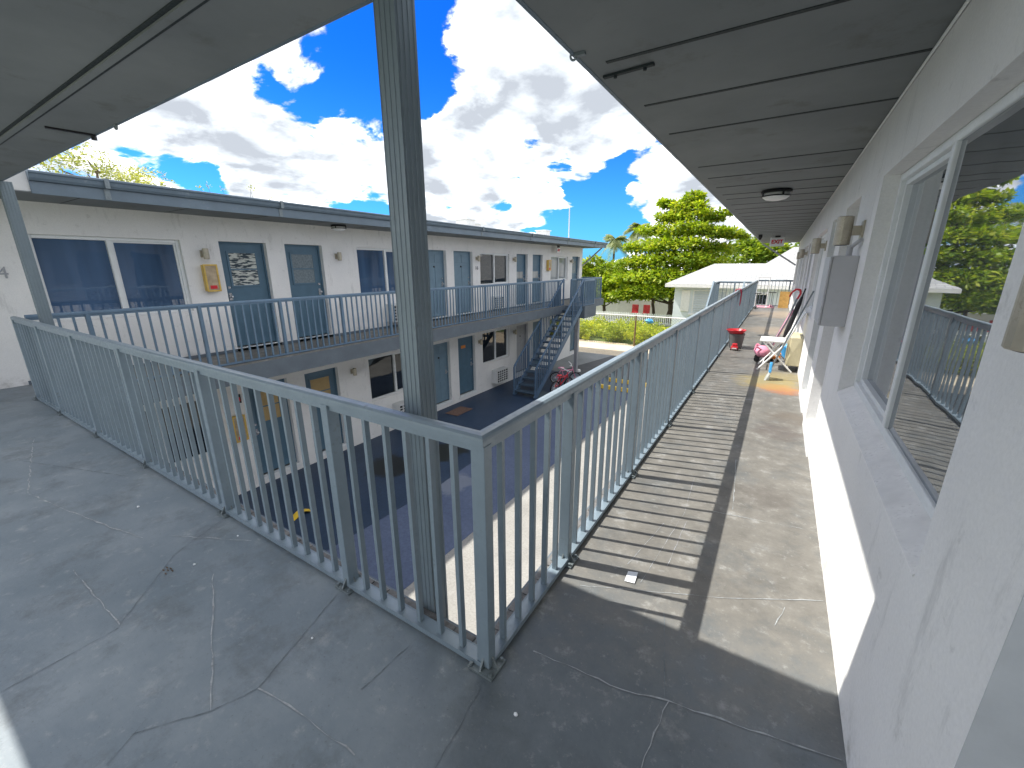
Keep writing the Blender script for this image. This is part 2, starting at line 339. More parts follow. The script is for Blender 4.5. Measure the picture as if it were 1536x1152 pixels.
def crackline(mb,pts,w,z=.0025):
    P=[]
    for (a,b) in zip(pts[:-1],pts[1:]):
        L=math.dist(a,b); n=max(2,int(L/.045))
        for i in range(n):
            t=i/n; P.append((a[0]+(b[0]-a[0])*t,a[1]+(b[1]-a[1])*t))
    P.append(pts[-1]); v=[];f=[]
    for i,p in enumerate(P):
        q=P[min(i+1,len(P)-1)]; o=P[max(i-1,0)]; d=Vector((q[0]-o[0],q[1]-o[1],0)).normalized(); s=Vector((-d.y,d.x,0))
        j=random.uniform(-.35,.35)*w*1.2; ww=w*random.uniform(.15,.8)
        if random.random()<.10: ww*=.1
        c=Vector((p[0],p[1],z))+s*j; v+=[c+s*ww/2,c-s*ww/2]
    for i in range(len(P)-1): f.append((2*i,2*i+1,2*i+3,2*i+2))
    mb.add(v,f)
cp=MB();cd=MB()
for p,w in(([(-3.07,.35),(-2.38,.35)],.010),([(-2.38,.74),(-1.58,.39)],.011),([(-1.52,.53),(-1.3,.56),(-1.0,.58)],.011),([(-.68,1.25),(-.3,1.28),(-.14,1.33),(.40,1.43)],.010),
   ([(-.66,1.71),(0,2.02),(.40,2.25)],.006),([(-.21,2.81),(.40,2.91)],.006),([(-.06,2.91),(-.11,3.77)],.007),([(-4.49,.42),(-3.65,.55),(-3.1,.66)],.014),([(-5.9,.7),(-4.49,.42)],.014),([(-3.0,.75),(-2.5,1.0)],.010),
   ([(-.17,1.0),(-.14,1.33)],.008),([(-.5,2.0),(-.42,2.5)],.006),([(-.31,2.1),(-.30,2.6)],.005),([(-.40,1.9),(-.33,2.7),(-.36,3.3)],.004),([(.2,1.95),(.24,2.1)],.006),([(-.06,1.05),(0.0,1.12),(.06,1.12),(.10,1.06)],.006),([(-.8,4.6),(.40,4.75)],.006),([(-.8,7.2),(.40,7.1)],.007),([(-.8,10.0),(.40,10.05)],.01)): crackline(cp,p,w)
for p,w in(([(-2.36,-.02),(-2.36,.34)],.006),([(-1.73,.2),(-1.58,.39),(-1.52,.53),(-1.68,1.0)],.006),([(-1.15,1.04),(-1.17,.74)],.007),([(-.78,1.0),(-.76,.85),(-.73,.62)],.006),([(-.15,1.33),(-.25,1.76)],.006),([(-2.38,.35),(-2.75,.7),(-2.9,1.03)],.006),([(-4.2,.9),(-5.4,.5)],.008),([(-1.75,.25),(-1.68,.12)],.004)): crackline(cd,p,w)
cp.build('crack',M['crackpale'],fl,recalc=False); cd.build('crack',M['crackdark'],fl,recalc=False)
# rough painted concrete lip outside the railing
lip=MB()
for k in range(60):
    x=-.93-k*.11; lip.box(x-.104,x,1.118,1.172+random.uniform(-.008,.0),.0005,.0035+random.uniform(0,.004))
for k in range(150):
    y=1.13+k*.125; lip.box(-.897+random.uniform(0,.008),-.842,y,y+.118,.0005,.0035+random.uniform(0,.004))
lip.build('slab_lip',M['slabrough'],fl)
edge=MB(); edge.box(-7.6,-.905,1.1755,1.186,-.31,-.004); edge.box(-.911,-.9005,1.187,20.95,-.31,-.004); edge.build('slab_edge',M['slab'],fl)

# ------------------------------------------------------------------ building wings
def wall_grid(X,s,depth,Y0,Y1,Z0,Z1,ops):
    ys=sorted({Y0,Y1,*[v for o in ops for v in o[:2]]}); zs=sorted({Z0,Z1,*[v for o in ops for v in o[2:4]]}); mb=MB()
    ins=lambda y,z:any(o[0]<y<o[1] and o[2]<z<o[3] for o in ops)
    for a,b in zip(ys[:-1],ys[1:]):
        for c,d in zip(zs[:-1],zs[1:]):
            if not ins((a+b)/2,(c+d)/2):
                mb.quad((X,a,c),(X,b,c),(X,b,d),(X,a,d))
    xi=X-s*depth
    for y0,y1,z0,z1 in [o[:4] for o in ops]:
        mb.quad((X,y0,z0),(X,y0,z1),(xi,y0,z1),(xi,y0,z0)); mb.quad((X,y1,z0),(xi,y1,z0),(xi,y1,z1),(X,y1,z1))
        mb.quad((X,y0,z1),(X,y1,z1),(xi,y1,z1),(xi,y0,z1)); mb.quad((X,y0,z0),(xi,y0,z0),(xi,y1,z0),(X,y1,z0))
    return mb
def door(root,X,s,y0,y1,z0,z1,kind,mat,hinge=0,sill=True):
    xd=X-s*.125; n=s*.042
    mb=MB(); mb.box(xd-n,xd,y0+.035,y1-.035,z0+.03,z1-.035)
    # frame
    d=None
    w=y1-y0; zc=lambda t:z0+t*(z1-z0)
    det=MB()
    if kind in('six','tan6'):
        cols=[(y0+.035+.10,y0+w/2-.035),(y0+w/2+.035,y1-.035-.10)]
        for a,b in cols:
            for c,e in((.06,.36),(.42,.76),(.82,.94)):
                mb.box(xd-.001*s,xd+.010*s,a,b,zc(c),zc(e)); 
    d=mb.build('door',mat,root,bevel=.006)
    fr=MB(); xf=X-s*.10
    fr.box(xf-s*.06,xf,y0+.001,y0+.036,z0,z1-.001); fr.box(xf-s*.06,xf,y1-.036,y1-.001,z0,z1-.001); fr.box(xf-s*.06,xf,y0+.037,y1-.037,z1-.037,z1-.001)
    fr.build('door_frame',mat,d.parent and d,bevel=.004) if False else fr.build('door_frame',mat,d,bevel=.004)
    if sill:
        MB().box(X-s*.10,X+s*.015,y0-.02,y1+.02,z0-.07,z0+.012).build('threshold',M['white'],d,bevel=.006)
    if kind in('half','frost','tan','small'):
        a,b=(y0+.035+.15,y1-.035-.15); c,e={'half':(.60,.90),'frost':(.60,.90),'tan':(.58,.90),'small':(.52,.66)}[kind]
        pm={'half':M['jalousie'],'frost':M['frost'],'tan':M['cardboard'],'small':M['glasspale']}[kind]
        MB().box(xd-.001*s,xd+.008*s,a,b,zc(c),zc(e)).build('pane',pm,d)
        t=.035; g=MB(); xx=xd+.016*s
        g.box(xd,xx,a-t,a,zc(c)-t,zc(e)+t); g.box(xd,xx,b,b+t,zc(c)-t,zc(e)+t); g.box(xd,xx,a,b,zc(e),zc(e)+t); g.box(xd,xx,a,b,zc(c)-t,zc(c)); 
        if kind!='small': g.box(xd,xx-.002*s,a,b,zc((c+e)/2)-.012,zc((c+e)/2)+.012)
        g.build('pane_frame',mat,d)
    hy=y0+.10 if hinge==0 else y1-.10
    h=MB(); hz=z0+1.0; h.tube((xd,hy,hz),(xd+s*.055,hy,hz),.012); h.blob((xd+s*.06,hy,hz),.025,.028,.028); h.box(xd,xd+s*.008,hy-.03,hy+.03,hz-.07,hz+.07); MB().tube((xd,hy,hz+.17),(xd+s*.02,hy,hz+.17),.024,n=14).build('lock',M['chrome'],d)
    h.build('handle',M['chrome'],d,smooth=False)
    if kind=='six':
        MB().tube((xd,(y0+y1)/2,z0+1.52),(xd+s*.02,(y0+y1)/2,z0+1.52),.028).build('knocker',M['black'],d)
    return d
def window(root,X,s,y0,y1,z0,z1,pane,mull=None,dep=.055,fw=.05,sillm=None,mw=.032,rec=.048):
    mull=(y0+y1)/2 if mull is None else mull
    xf=X-s*dep; xb=xf-s*.07
    zo=z0; z0=z0+(.05 if sillm else 0.0); f=MB(); e=.001
    f.box(xb,xf,y0+e,y0+fw,z0+e,z1-e); f.box(xb,xf,y1-fw,y1-e,z0+e,z1-e); f.box(xb,xf,y0+fw,y1-fw,z1-fw,z1-e); f.box(xb,xf,y0+fw,y1-fw,z0+e,z0+fw)
    f.box(xb,xf+s*.004,mull-mw,mull+mw,z0+fw,z1-fw)
    w=f.build('window',M['white'],root,bevel=.005)
    sh=MB(); t=.026; xs=xf-s*.022; ya,yb=mull+mw,y1-fw   # sliding sash on one side
    sh.box(xb,xs,ya,ya+t,z0+fw,z1-fw); sh.box(xb,xs,yb-t,yb,z0+fw,z1-fw); sh.box(xb,xs,ya+t,yb-t,z1-fw-t,z1-fw); sh.box(xb,xs,ya+t,yb-t,z0+fw,z0+fw+t)
    sh.build('sash',M['white'],w,bevel=.003)
    xp=xf-s*rec; xq=xf-s*.048
    MB().box(xp-s*.008,xp,y0+fw,mull-mw,z0+fw,z1-fw).build('pane',pane,w)
    MB().box(xq-s*.010,xq-s*.002,ya+t,yb-t,z0+fw+t,z1-fw-t).build('pane',pane,w)
    sl=MB(); sl.prism([(-.0,0)]*0+[(0,0),(s*-.0+0.0,0)] ,(0,0,0),(0,1,0)) if False else None
    q=MB(); xo=X+s*.012
    zt=z0+.004 if sillm else z0+.03; vs=[(xf-s*.03,y0+.002,zt),(xf,y0+.002,zt),(X+s*.003,y0+.002,zo+.002),(X+s*.003,y0+.002,zo-.004),(X+s*.0008,y0+.002,zo-.004),(X+s*.0008,y0+.002,zo+.001),(xf-s*.03,y0+.002,zo+.001)]
    n=len(vs); v2=[(a,y1-.002,c) for i,(a,b,c) in enumerate(vs)]
    q.add(vs+v2,[tuple(range(n)),tuple(range(n,2*n))[::-1]]+[(i,(i+1)%n,n+(i+1)%n,n+i) for i in range(n)])
    q.build('sill',sillm or M['wall'],w)
    return w
def wing(X,s,depth,Y0,Y1,label,upper,lower,eave,roofY):
    root=empty('motel_building',(X,Y0,GZ),label,'building')
    xb=X-s*depth
    for lv,(items,za,zb) in enumerate(((upper,0.0,Zs),(lower,GZ,-.32))):
        ops=[(a,b,c,d) for (k,a,b,c,d,*_) in items]
        wall_grid(X,s,.12,Y0,Y1,za,zb,ops).build('wall',M['wall'],root,recalc=False)
        for it in items:
            k,a,b,c,d=it[:5]
            if k=='win': window(root,X,s,a,b,c,d,it[5],*(it[6:7] or [None]),**(it[7] if len(it)>7 else {}))
            else: door(root,X,s,a,b,c,d,k,it[5],it[6] if len(it)>6 else 0)
    w=MB(); xi=X-s*.16
    w.box(X-s*.002,xb,Y1-.15,Y1-.001,GZ,Zs-.001); w.box(xb,xb+s*.15,Y0+.16,Y1-.16,GZ,Zs-.001); w.box(X-s*.13,xb,Y0+.001,Y0+.15,GZ,Zs-.001)
    w.build('end_wall',M['wall'],root)
    return root
D,DP=M['door'],M['doorpale']; GB=M['glassblind'];GD=M['glass']
dz=-2.80
uo=[('win',1.59,3.37,.83,2.05,GB,2.45),('half',3.97,4.83,.05,2.06,D,0),('frost',5.21,6.07,.05,2.06,D,1),('win',7.0,8.86,.88,2.05,GB),
 ('six',9.42,10.29,.07,2.07,DP,1),('six',10.65,11.63,.07,2.07,DP,1),('win',12.05,13.91,.95,2.05,GD),('small',14.45,15.31,.07,2.06,D,1),('small',15.73,16.6,.07,2.06,D,1),
 ('win',17.38,19.19,.95,2.03,M['glasspale']),('frost',19.7,20.6,.07,2.05,D,1)]
lo=[('win',1.59,3.37,.88+dz,2.08+dz,GD),('tan',3.99,4.83,.03+dz,2.07+dz,D,0),('tan',5.24,6.1,.03+dz,2.06+dz,D,1),('win',7.02,8.88,.90+dz,2.09+dz,GD),
 ('six',9.42,10.27,.05+dz,2.06+dz,DP,1),('plain',10.70,11.63,.05+dz,2.08+dz,D,1),('win',12.09,13.89,.90+dz,2.09+dz,GD),('six',14.45,15.38,.05+dz,2.06+dz,M['jamb'],1),('six',15.8,16.6,.05+dz,2.06+dz,D,1),
 ('win',17.4,18.9,.9+dz,2.05+dz,GD),('six',19.75,20.6,.05+dz,2.05+dz,D,1)]
opp=wing(-8.85,1,7.2,-1.3,20.95,'long white two storey motel wing with slate blue doors across the courtyard',uo,lo,-7.75,21.43)
ur=[('win',1.36,3.35,.80,2.09,M['glassnear'],2.40,dict(dep=.075,fw=.042,mw=.022,rec=.012,sillm=M['sill'])),('six',4.18,5.05,.05,2.09,M['jamb'],0),('six',5.5,6.35,.05,2.08,D,1),('win',7.0,8.86,.88,2.06,M['glassnear']),
 ('six',9.5,10.35,.05,2.06,D,1),('six',10.75,11.6,.05,2.06,M['jamb'],1),('win',12.05,13.91,.9,2.05,GD),('six',14.5,15.35,.05,2.06,D,1),('six',15.75,16.6,.05,2.06,D,1),('win',17.4,19.1,.9,2.05,GD),('six',19.6,20.45,.05,2.06,M['jamb'],1)]
lr=[(k,a,b,c+dz,d+dz,(GD if k=='win' else D)) for (k,a,b,c,d,*_) in ur]
rw=wing(.413,-1,7.2,.93,20.95,'white stucco motel wing with large sliding window beside the near walkway',ur,lr,-.88,20.95)
# stepped-back stretch of the right wing beside the camera
MB().box(.54,.70,-1.3,.929,GZ,Zs-.001).build('recessed_wall',M['wall'],rw)
MB().box(.4135,.5425,.9305,.96,GZ,Zs-.001).build('wall_return',M['return'],rw)
MB().box(-8.85,-7.6,1.176,20.95,-.32,-.001).build('balcony_slab',M['floor'],opp)
e=MB(); e.box(-7.599,-7.588,1.19,20.95,-.325,-.02); e.build('slab_edge',M['slab'],opp)
MB().box(-8.849,-8.835,1.18,20.95,.0,.055).build('skirting',M['slab'],opp)
MB().box(-.75,.539,-1.29,-1.15,GZ,Zs-.001).build('shade_blocker',M['wall'],rw)  # added unseen behind the camera to darken the corner
# roofs
def roofparts(root,x0,x1,y0,y1,seams,along,extra=None):
    MB().box(x0,x1,y0,y1,Zs+.012,2.71).build('roof',M['roofmat'],root)
    MB().box(x0,x1,y0,y1,Zs,Zs+.0115).build('soffit',M['soffit'],root)
    sm=MB()
    for q in seams: MB().box(*q,Zs-.003,Zs+.002).build('soffit_seam',M['seam'],root)
    
roofparts(rw,-.885,7.4,-.46,20.98,[(-.80,.40,y-.011,y+.011) for y in (.84,1.46,2.075,2.70,3.33,4.53,5.14,5.78,6.4,6.85)]+[(-.80,.40,y-.006,y+.006) for y in np.arange(7.5,20.9,.62)],'x')
roofparts(opp,-16.0,-7.80,-.46,21.43,[(-8.80,-7.83,y-.006,y+.006) for y in np.arange(2.0,21.3,1.22)],'x')
f=MB(); f.box(-.905,-.8855,1.20,20.98,Zs-.004,2.73); f.build('fascia',M['trim'],rw,bevel=.004)
f=MB(); f.path([(.404,.94,Zs-.010),(.404,6,Zs-.012),(.404,20.9,Zs-.010)],.006,6); f.build('cable',M['white'],rw)
br=empty('walkway_roof',(-4.3,.4,2.475),'flat grey ceiling roof over the near cross walkway with battened seam','roof')
roofparts(br,-7.799,-.8853,-.46,1.20,[],'y')
b=MB(); b.box(-7.6,-.93,.845,.862,Zs-.004,Zs+.001); b.box(-7.6,-.93,.893,.910,Zs-.004,Zs+.001); b.build('soffit_seam',M['seam'],br)
MB().box(-7.6,-.93,.8625,.8925,Zs-.012,Zs-.0005).build('batten',M['soffit'],br)
f=MB(); f.box(-7.55,-.9053,1.2005,1.218,Zs-.003,2.73); f.build('fascia',M['trim'],br,bevel=.004)
s_=MB(); s_.bar((-4.15,.97,Zs-.006),(-4.12,1.19,Zs-.006),.03,.010); s_.tube((-4.12,1.195,Zs-.004),(-4.12,1.195,Zs-.035),.016); s_.build('strap',M['black'],br)
MB().torus((-3.72,1.20,Zs-.01),.018,.006,(0,1,0)).build('hook',M['steel'],br)
s_=MB(); s_.bar((-.86,2.205,Zs-.006),(-.62,2.19,Zs-.006),.022,.010); s_.tube((-.66,2.193,Zs-.005),(-.66,2.193,Zs-.022),.008); s_.tube((-.80,2.2,Zs-.005),(-.80,2.2,Zs-.022),.008); s_.build('strap',M['seam'],rw)
s_=MB(); s_.torus((-.895,1.93,Zs-.006),.014,.005,(0,1,.3)); s_.box(-.89,-.84,1.92,1.94,Zs-.012,Zs-.001); s_.build('hook',M['steel'],rw)
# gutter on the far wing
g=MB(); prof=[(0,.0),(.055,.0),(.075,.03),(.085,.07),(.10,.085),(.10,.105),(.088,.112),(.06,.112),(.0,.112)]
g.prism([(-u,w) for u,w in prof],(-7.80,1.55,2.607),(-7.80,21.43,2.607)) 
g.build('gutter',M['trim'],opp)
g=MB(); g.box(-7.799,-7.775,1.55,21.43,2.462,2.604); g.build('fascia',M['trim'],opp,bevel=.003)
g=MB()
for y in (2.25,4.6,7.6,10.7,13.7,16.8,19.8): MB().box(-7.71,-7.688,y-.025,y+.025,2.602,2.724).box(-7.774,-7.764,y-.03,y+.03,2.47,2.603).build('gutter_bracket',M['steel'],opp)
for (x0,y,x1,lab,par) in((-8.84,20.93,-7.82,'o',opp),(.40,20.93,-.88,'r',rw)):
    MB().bar((x0,y,1.60),(x1,y,2.46),.06,.06).build('roof_brace',M['jamb'],par)
# roof clutter
for (y,sx,h) in((12.6,.5,.50),(13.3,.35,.40),(18.6,.5,.5)):
    c=MB().box(-10.3,-10.3+sx,y,y+sx,2.71,2.71+h).box(-10.35,-10.25+sx,y-.05,y+sx+.05,2.711+h,2.75+h)
    tag(c.build('roof_vent',M['acwhite'],bevel=.01),{12.6:'larger of two white roof vents above the numbered door',13.3:'smaller of two white roof vents above the numbered door',18.6:'white roof vent near the tall mast on far wing'}[y],'roof vent','vents on the far roof')
m=MB(); m.tube((-9.5,20.6,2.71),(-9.5,20.6,4.5),.03,.025); m.tube((-9.5,20.6,2.711),(-9.5,20.6,2.85),.07); tag(m.build('roof_mast',M['fencegrey']),'thin grey mast pole standing on the far roof end','mast')
# door and wall numbers, signs
def text(body,size,mat,name,parent,loc,rot,ext=.003,bold=0):
    cu=bpy.data.curves.new(name,'FONT'); cu.body=body; cu.size=size; cu.extrude=ext; cu.offset=bold; cu.align_x='CENTER'; cu.align_y='CENTER'
    t=bpy.data.objects.new(name,cu); COL.objects.link(t); dg=bpy.context.evaluated_depsgraph_get()
    me=bpy.data.meshes.new_from_object(t.evaluated_get(dg)); COL.objects.unlink(t); bpy.data.objects.remove(t)
    me.materials.clear(); me.materials.append(mat); o=bpy.data.objects.new(name,me); COL.objects.link(o)
    o.parent=parent; o.location=Vector(loc)-woff(parent); o.rotation_euler=rot; return o
text('4',.22,M['jamb'],'wall_number',opp,(-8.845,1.27,1.53),(R(90),0,R(90)))
text('16',.17,M['black'],'wall_number',opp,(-8.845,11.84,1.54),(R(90),0,R(90)))
MB().box(-8.975,-8.955,11.0,11.22,-1.12,-1.02).build('door_notice',M['orange'],opp)
MB().box(-8.849,-8.83,3.72,3.85,-1.02,-.84).build('number_plate',M['black'],opp)
MB().box(-8.829,-8.826,3.74,3.83,-.98,-.90).build('plate_mark',M['signred'],opp)
# ------------------------------------------------------------------ railings (local x along, z up)
def railing(a,b,posts,label,mat,group=None,bw=.0095,h=1.04,base=0.0,shoes=True,inner=1,step=.127,cat='railing',mitre=0,cap=.058):
    a=Vector(a);b=Vector(b);d=b-a;L=d.length
    r=empty('balcony_railing',a,label,cat,group,math.atan2(d.y,d.x))
    c=cap/2; pr=[(-c,-.024),(c,-.024),(c,-.004),(c*.93,.006),(c*.6,.014),(0,.016),(-c*.6,.014),(-c*.93,.006),(-c,-.004)]
    cpm=MB().prism(pr,(0,0,h-.016),(L,0,h-.016)); cpm.v=[(v[0]+mitre*v[1] if v[0]<L/2 else v[0],v[1],v[2]) for v in cpm.v]; cpm.build('top_rail',mat,r,local=True)
    MB().box(0,L,-.017,.017,h-.068,h-.041).build('under_rail',mat,r,local=True)
    bt=MB(); bt.box(0,L,-.028,.028,.020,.032); bt.box(0,L,-.031,-.0275,.008,.034); bt.box(0,L,.0275,.031,.008,.034); bt.build('bottom_rail',mat,r,local=True)
    px=sorted(posts)
    pm=MB().box(-.024,.024,-.03,.03,.012,h-.041)
    sm=MB(); sm.box(-.055,.055,-.062,.062,.001,.011)
    for sx in(-1,1):
        for sy in(-1,1): sm.tube((sx*.042,sy*.048,.011),(sx*.042,sy*.048,.024),.008,n=6)
        sm.add([(sx*.024,-.004,.011),(sx*.05,-.004,.011),(sx*.024,-.004,.055),(sx*.024,.004,.011),(sx*.05,.004,.011),(sx*.024,.004,.055)],[(0,1,2),(5,4,3),(0,3,4,1),(1,4,5,2),(2,5,3,0)])
    sm.add([(-.004,-.03,.011),(-.004,-.058,.011),(-.004,-.03,.06),(.004,-.03,.011),(.004,-.058,.011),(.004,-.03,.06)],[(0,1,2),(5,4,3),(0,3,4,1),(1,4,5,2),(2,5,3,0)])
    sm.add([(-.004,.03,.011),(-.004,.058,.011),(-.004,.03,.06),(.004,.03,.011),(.004,.058,.011),(.004,.03,.06)],[(0,1,2),(5,4,3),(0,3,4,1),(1,4,5,2),(2,5,3,0)])
    p0=s0=None
    for x in px:
        if p0 is None:
            p0=pm.build('post',mat,r,local=True,bevel=.003); p=p0
            if shoes: s0=sm.build('base_plate',M['steel'],p0,local=True)
        else:
            p=p0.copy(); COL.objects.link(p); p.parent=r
            if shoes: q=s0.copy(); COL.objects.link(q); q.parent=p
        p.location=(x,0,0)
    xs=[]; ends=sorted(set(px+[0,L]))
    for u,v in zip(ends[:-1],ends[1:]):
        n=max(1,round((v-u)/step)); xs+=[u+(v-u)*i/n for i in range(1,n)]
    ba=MB().box(-bw,bw,-.0125,.0125,.032,h-.067); b0=None; extra=MB()
    for i,x in enumerate(xs):
        if i<98:
            if b0 is None: b0=ba.build('baluster',mat,r,local=True); o=b0
            else: o=b0.copy(); COL.objects.link(o); o.parent=r
            o.location=(x,0,0); o.rotation_euler=(random.uniform(-.003,.003),random.uniform(-.004,.004),random.uniform(-.03,.03))
        else: extra.box(x-bw,x+bw,-.0125,.0125,.032,h-.067)
    if extra.v: tag(extra.build('baluster_row',mat,r,local=True),kind='stuff')
    return r
RL='slate painted picket railing '
X0=-.815; Y0=1.09
n1=railing((X0,Y0,0),(X0,20.2,0),[0]+[.76,1.94,3.21,4.58,5.91]+[7.2+1.3*i for i in range(10)],RL+'running down the near sunlit right hand walkway',M['rail'],mitre=1)
n2=railing((X0,Y0,0),(-7.78,Y0,0),[.865,2.13,3.47,4.68,5.89,6.93],RL+'along the shaded cross walkway, left of corner post',M['rail'],mitre=-1)
o1=railing((-7.72,1.17,0),(-7.72,16.2,0),[.55+1.29*i for i in range(12)],'blue grey picket railing along the far upper balcony',M['railfar'],bw=.0125,shoes=False,h=1.05)
o2=railing((-7.72,17.15,0),(-7.72,20.85,0),[0,1.2,2.4,3.66],'short blue grey railing past the stair head on far balcony',M['railfar'],bw=.0125,shoes=False,h=1.05)
o3=railing((-7.75,20.87,0),(-8.82,20.87,0),[1.03],'blue grey end railing closing the far end of far balcony',M['railfar'],bw=.0125,shoes=False,h=1.05)
r_end=railing((X0+.03,20.2,0),(.40,20.2,0),[1.1],'slate end railing closing off the far end of near walkway',M['rail'],shoes=False)
# fluted columns
def column(x,y,label):
    c=empty('support_column',(x,y,GZ),label,'column','columns holding up the walkway roof')
    h=.048; pts=[]
    def side(ax,sg):
        out=[]
        for k in range(4):
            a=-h+2*h*k/4; w=2*h/4
            for t,dp in((0,0),(.42,0),(.5,.003),(.9,.003),(.98,0)): out.append((a+w*t,h-dp))
        return out
    p=side(0,1); poly=[]
    for r_ in range(4):
        for (u,v) in p:
            for _ in range(r_): u,v=v,-u
            poly.append((u,v))
    n=len(poly); z0,z1=GZ,2.47
    mb=MB().add([(x+u,y+v,z0) for u,v in poly]+[(x+u,y+v,z1) for u,v in poly],[(i,(i+1)%n,n+(i+1)%n,n+i) for i in range(n)])
    mb.build('shaft',M['column'],c); MB().box(x-.08,x+.08,y-.08,y+.08,GZ+.005,GZ+.02).build('base_plate',M['steel'],c)
column(-1.232,1.225,'tall fluted slate column just behind the near corner railing'); column(-7.06,1.225,'fluted slate column at the left end of cross walkway')
# ------------------------------------------------------------------ stairs
def stairs(x0,x1,yb,yt,xl,label,mat,newel_label):
    r=empty('outdoor_staircase',((x0+x1)/2,yb,GZ),label,'staircase','open staircases')
    n=16; rise=-GZ/n; run=(yt-yb)/(n-1); sl=(-GZ)/(yt-yb+run)
    P=lambda x,t,dz=0:(x,yb-run*0+t*(yt-yb),GZ+t*(-GZ)+dz)
    for x in(x0,x1):
        MB().bar(P(x,-.01,.02),P(x,.985,-.02),.04,.20).build('stringer',mat,r)
    t0=None
    for i in range(n-1):
        y=yb+run*i; z=GZ+rise*(i+1)
        if t0 is None: t0=MB().box(x0+.02,x1-.02,yb,yb+run+.03,GZ+rise-.045,GZ+rise).build('tread',M['tread'],r,bevel=.004); t=t0; base=t0.location.copy()
        else: t=t0.copy(); COL.objects.link(t); t.parent=r
        t.location=base+Vector((0,run*i,rise*i))
    for x in(x0-.01,x1+.01):
        MB().bar(P(x,0,1.07),P(x,1,1.07),.05,.04).build('handrail',mat,r); MB().bar(P(x,.02,.13),P(x,.98,.13),.035,.025).build('lower_rail',mat,r)
        for t in(0,.25,.5,.75,1.0):
            q=P(x,t); MB().box(x-.024,x+.024,q[1]-.024,q[1]+.024,q[2]-.0 if t else GZ,q[2]+1.055).build('post',mat,r)
        b0=None;k=29
        for i in range(1,k):
            if i%7==0: continue
            q=P(x,i/k)
            if b0 is None: b0=MB().box(x-.014,x+.014,q[1]-.014,q[1]+.014,q[2]+.135,q[2]+1.05).build('baluster',mat,r); o=b0; bq=q
            else: o=b0.copy(); COL.objects.link(o); o.parent=r; o.location=b0.location+Vector(q)-Vector(bq)
    a,b=min(x0,x1),max(x0,x1)
    MB().box(xl[0],xl[1],yt+.02,yt+1.3,-.50,-.012).build('landing',M['slab'],r)
    xc=(xl[0]+xl[1])/2
    MB().box(xc-.07,xc+.07,yt+.25,yt+.42,GZ,-.501).build('column',M['jamb'],r)
    return r
stairs(-7.66,-6.80,12.35,16.3,(-7.586,-6.70),'blue metal staircase climbing to the far balcony, bicycles beneath it',M['stair'],'')
railing((-6.80,16.42,0),(-6.80,17.55,0),[1.1],'blue grey railing on the open side of far stair landing',M['railfar'],bw=.0125,shoes=False,h=1.05)
railing((-6.83,17.57,0),(-7.65,17.57,0),[.4],'blue grey railing across the back of far stair landing',M['railfar'],bw=.0125,shoes=False,h=1.05)
stairs(-1.97,-1.05,12.4,16.35,(-2.05,-.915),'metal staircase beside the far part of near railing, partly hidden',M['rail'],'')
railing((-1.95,16.5,0),(-1.95,17.6,0),[0,1.1],'slate railing on the open side of the near wing stair landing',M['rail'],shoes=False)
railing((-1.92,17.62,0),(-.87,17.62,0),[.5],'slate railing across the back of the near wing stair landing',M['rail'],shoes=False)
# ------------------------------------------------------------------ fittings on the walls
def wall_lamp(X,s,y,z,label,k=.105):
    r=empty('wall_lamp',(X,y,z),label,'wall lamp','wall lamps')
    MB().box(X,X+s*.012,y-.05,y+.05,z-.06,z+.06).build('back_plate',M['lampm'],r,bevel=.003)
    MB().box(X+s*.0125,X+s*.06,y-.022,y+.022,z-.03,z+.03).build('arm',M['lampm'],r)
    c=X+s*k; b=MB(); b.lathe((c,y,z),[(.045,-.09),(.047,-.088),(.047,.088),(.045,.09)],18)
    b.build('lamp_body',M['lampm'],r,smooth=False); MB().lathe((c,y,z),[(.036,.0905),(.036,.0925)],16).lathe((c,y,z),[(.036,-.0925),(.036,-.0905)],16).build('lens',M['dark'],r)
for y,z,l in((3.69,1.83,'metal wall lamp above the gold framed extinguisher box, far upper wall'),(6.43,1.83,'metal wall lamp right of the frosted second upper door'),(11.84,1.85,'metal wall lamp above number 16 on far wall'),(14.2,1.85,'metal wall lamp right of the window after number 16'),(19.47,1.82,'metal wall lamp beside the last upper door of far wing'),
   (6.5,-.94,'metal wall lamp beside lower door with tan panel'),(14.22,-.95,'metal wall lamp right of the lower window nearest the stairs'),(11.87,-1.0,'metal wall lamp right of the lower door with orange notice')):
    wall_lamp(-8.85,1,y,z,l)
for y,z,l in((.94,1.565,'metal wall lamp at the right picture edge beside large window'),(3.72,1.82,'metal wall lamp just above the grey electrical box'),(6.7,1.83,'second metal wall lamp beyond the electrical box, near walkway'),(11.8,1.85,'third metal wall lamp beyond the electrical box, near walkway'),(14.2,1.85,'fourth metal wall lamp beyond the electrical box, near walkway')):
    wall_lamp(.413,-1,y,z,l,.062 if y<1.1 else .105)
def ext_box(y0,y1,z0,z1,label):
    X=-8.85; r=empty('extinguisher_cabinet',(X,y0,z0),label,'extinguisher cabinet','extinguisher cabinets on the far wing')
    t=.028; d=.12; b=MB().box(X,X+d-.02,y0+.01,y1-.01,z0+.01,z1-.01).build('cabinet_body',M['gold'],r)
    f=MB(); f.box(X+d-.02,X+d,y0,y0+t,z0,z1); f.box(X+d-.02,X+d,y1-t,y1,z0,z1); f.box(X+d-.02,X+d,y0+t,y1-t,z0,z0+t); f.box(X+d-.02,X+d,y0+t,y1-t,z1-t,z1); f.build('cabinet_frame',M['gold'],r,bevel=.004)
    MB().box(X+d-.019,X+d-.012,y0+t,y1-t,z0+t,z1-t).build('cabinet_pane',M['grille'],r)
    MB().box(X+d-.0115,X+d-.006,y0+.06,y1-.06,z0+.05,z0+.11).build('sticker',M['signred'],r)
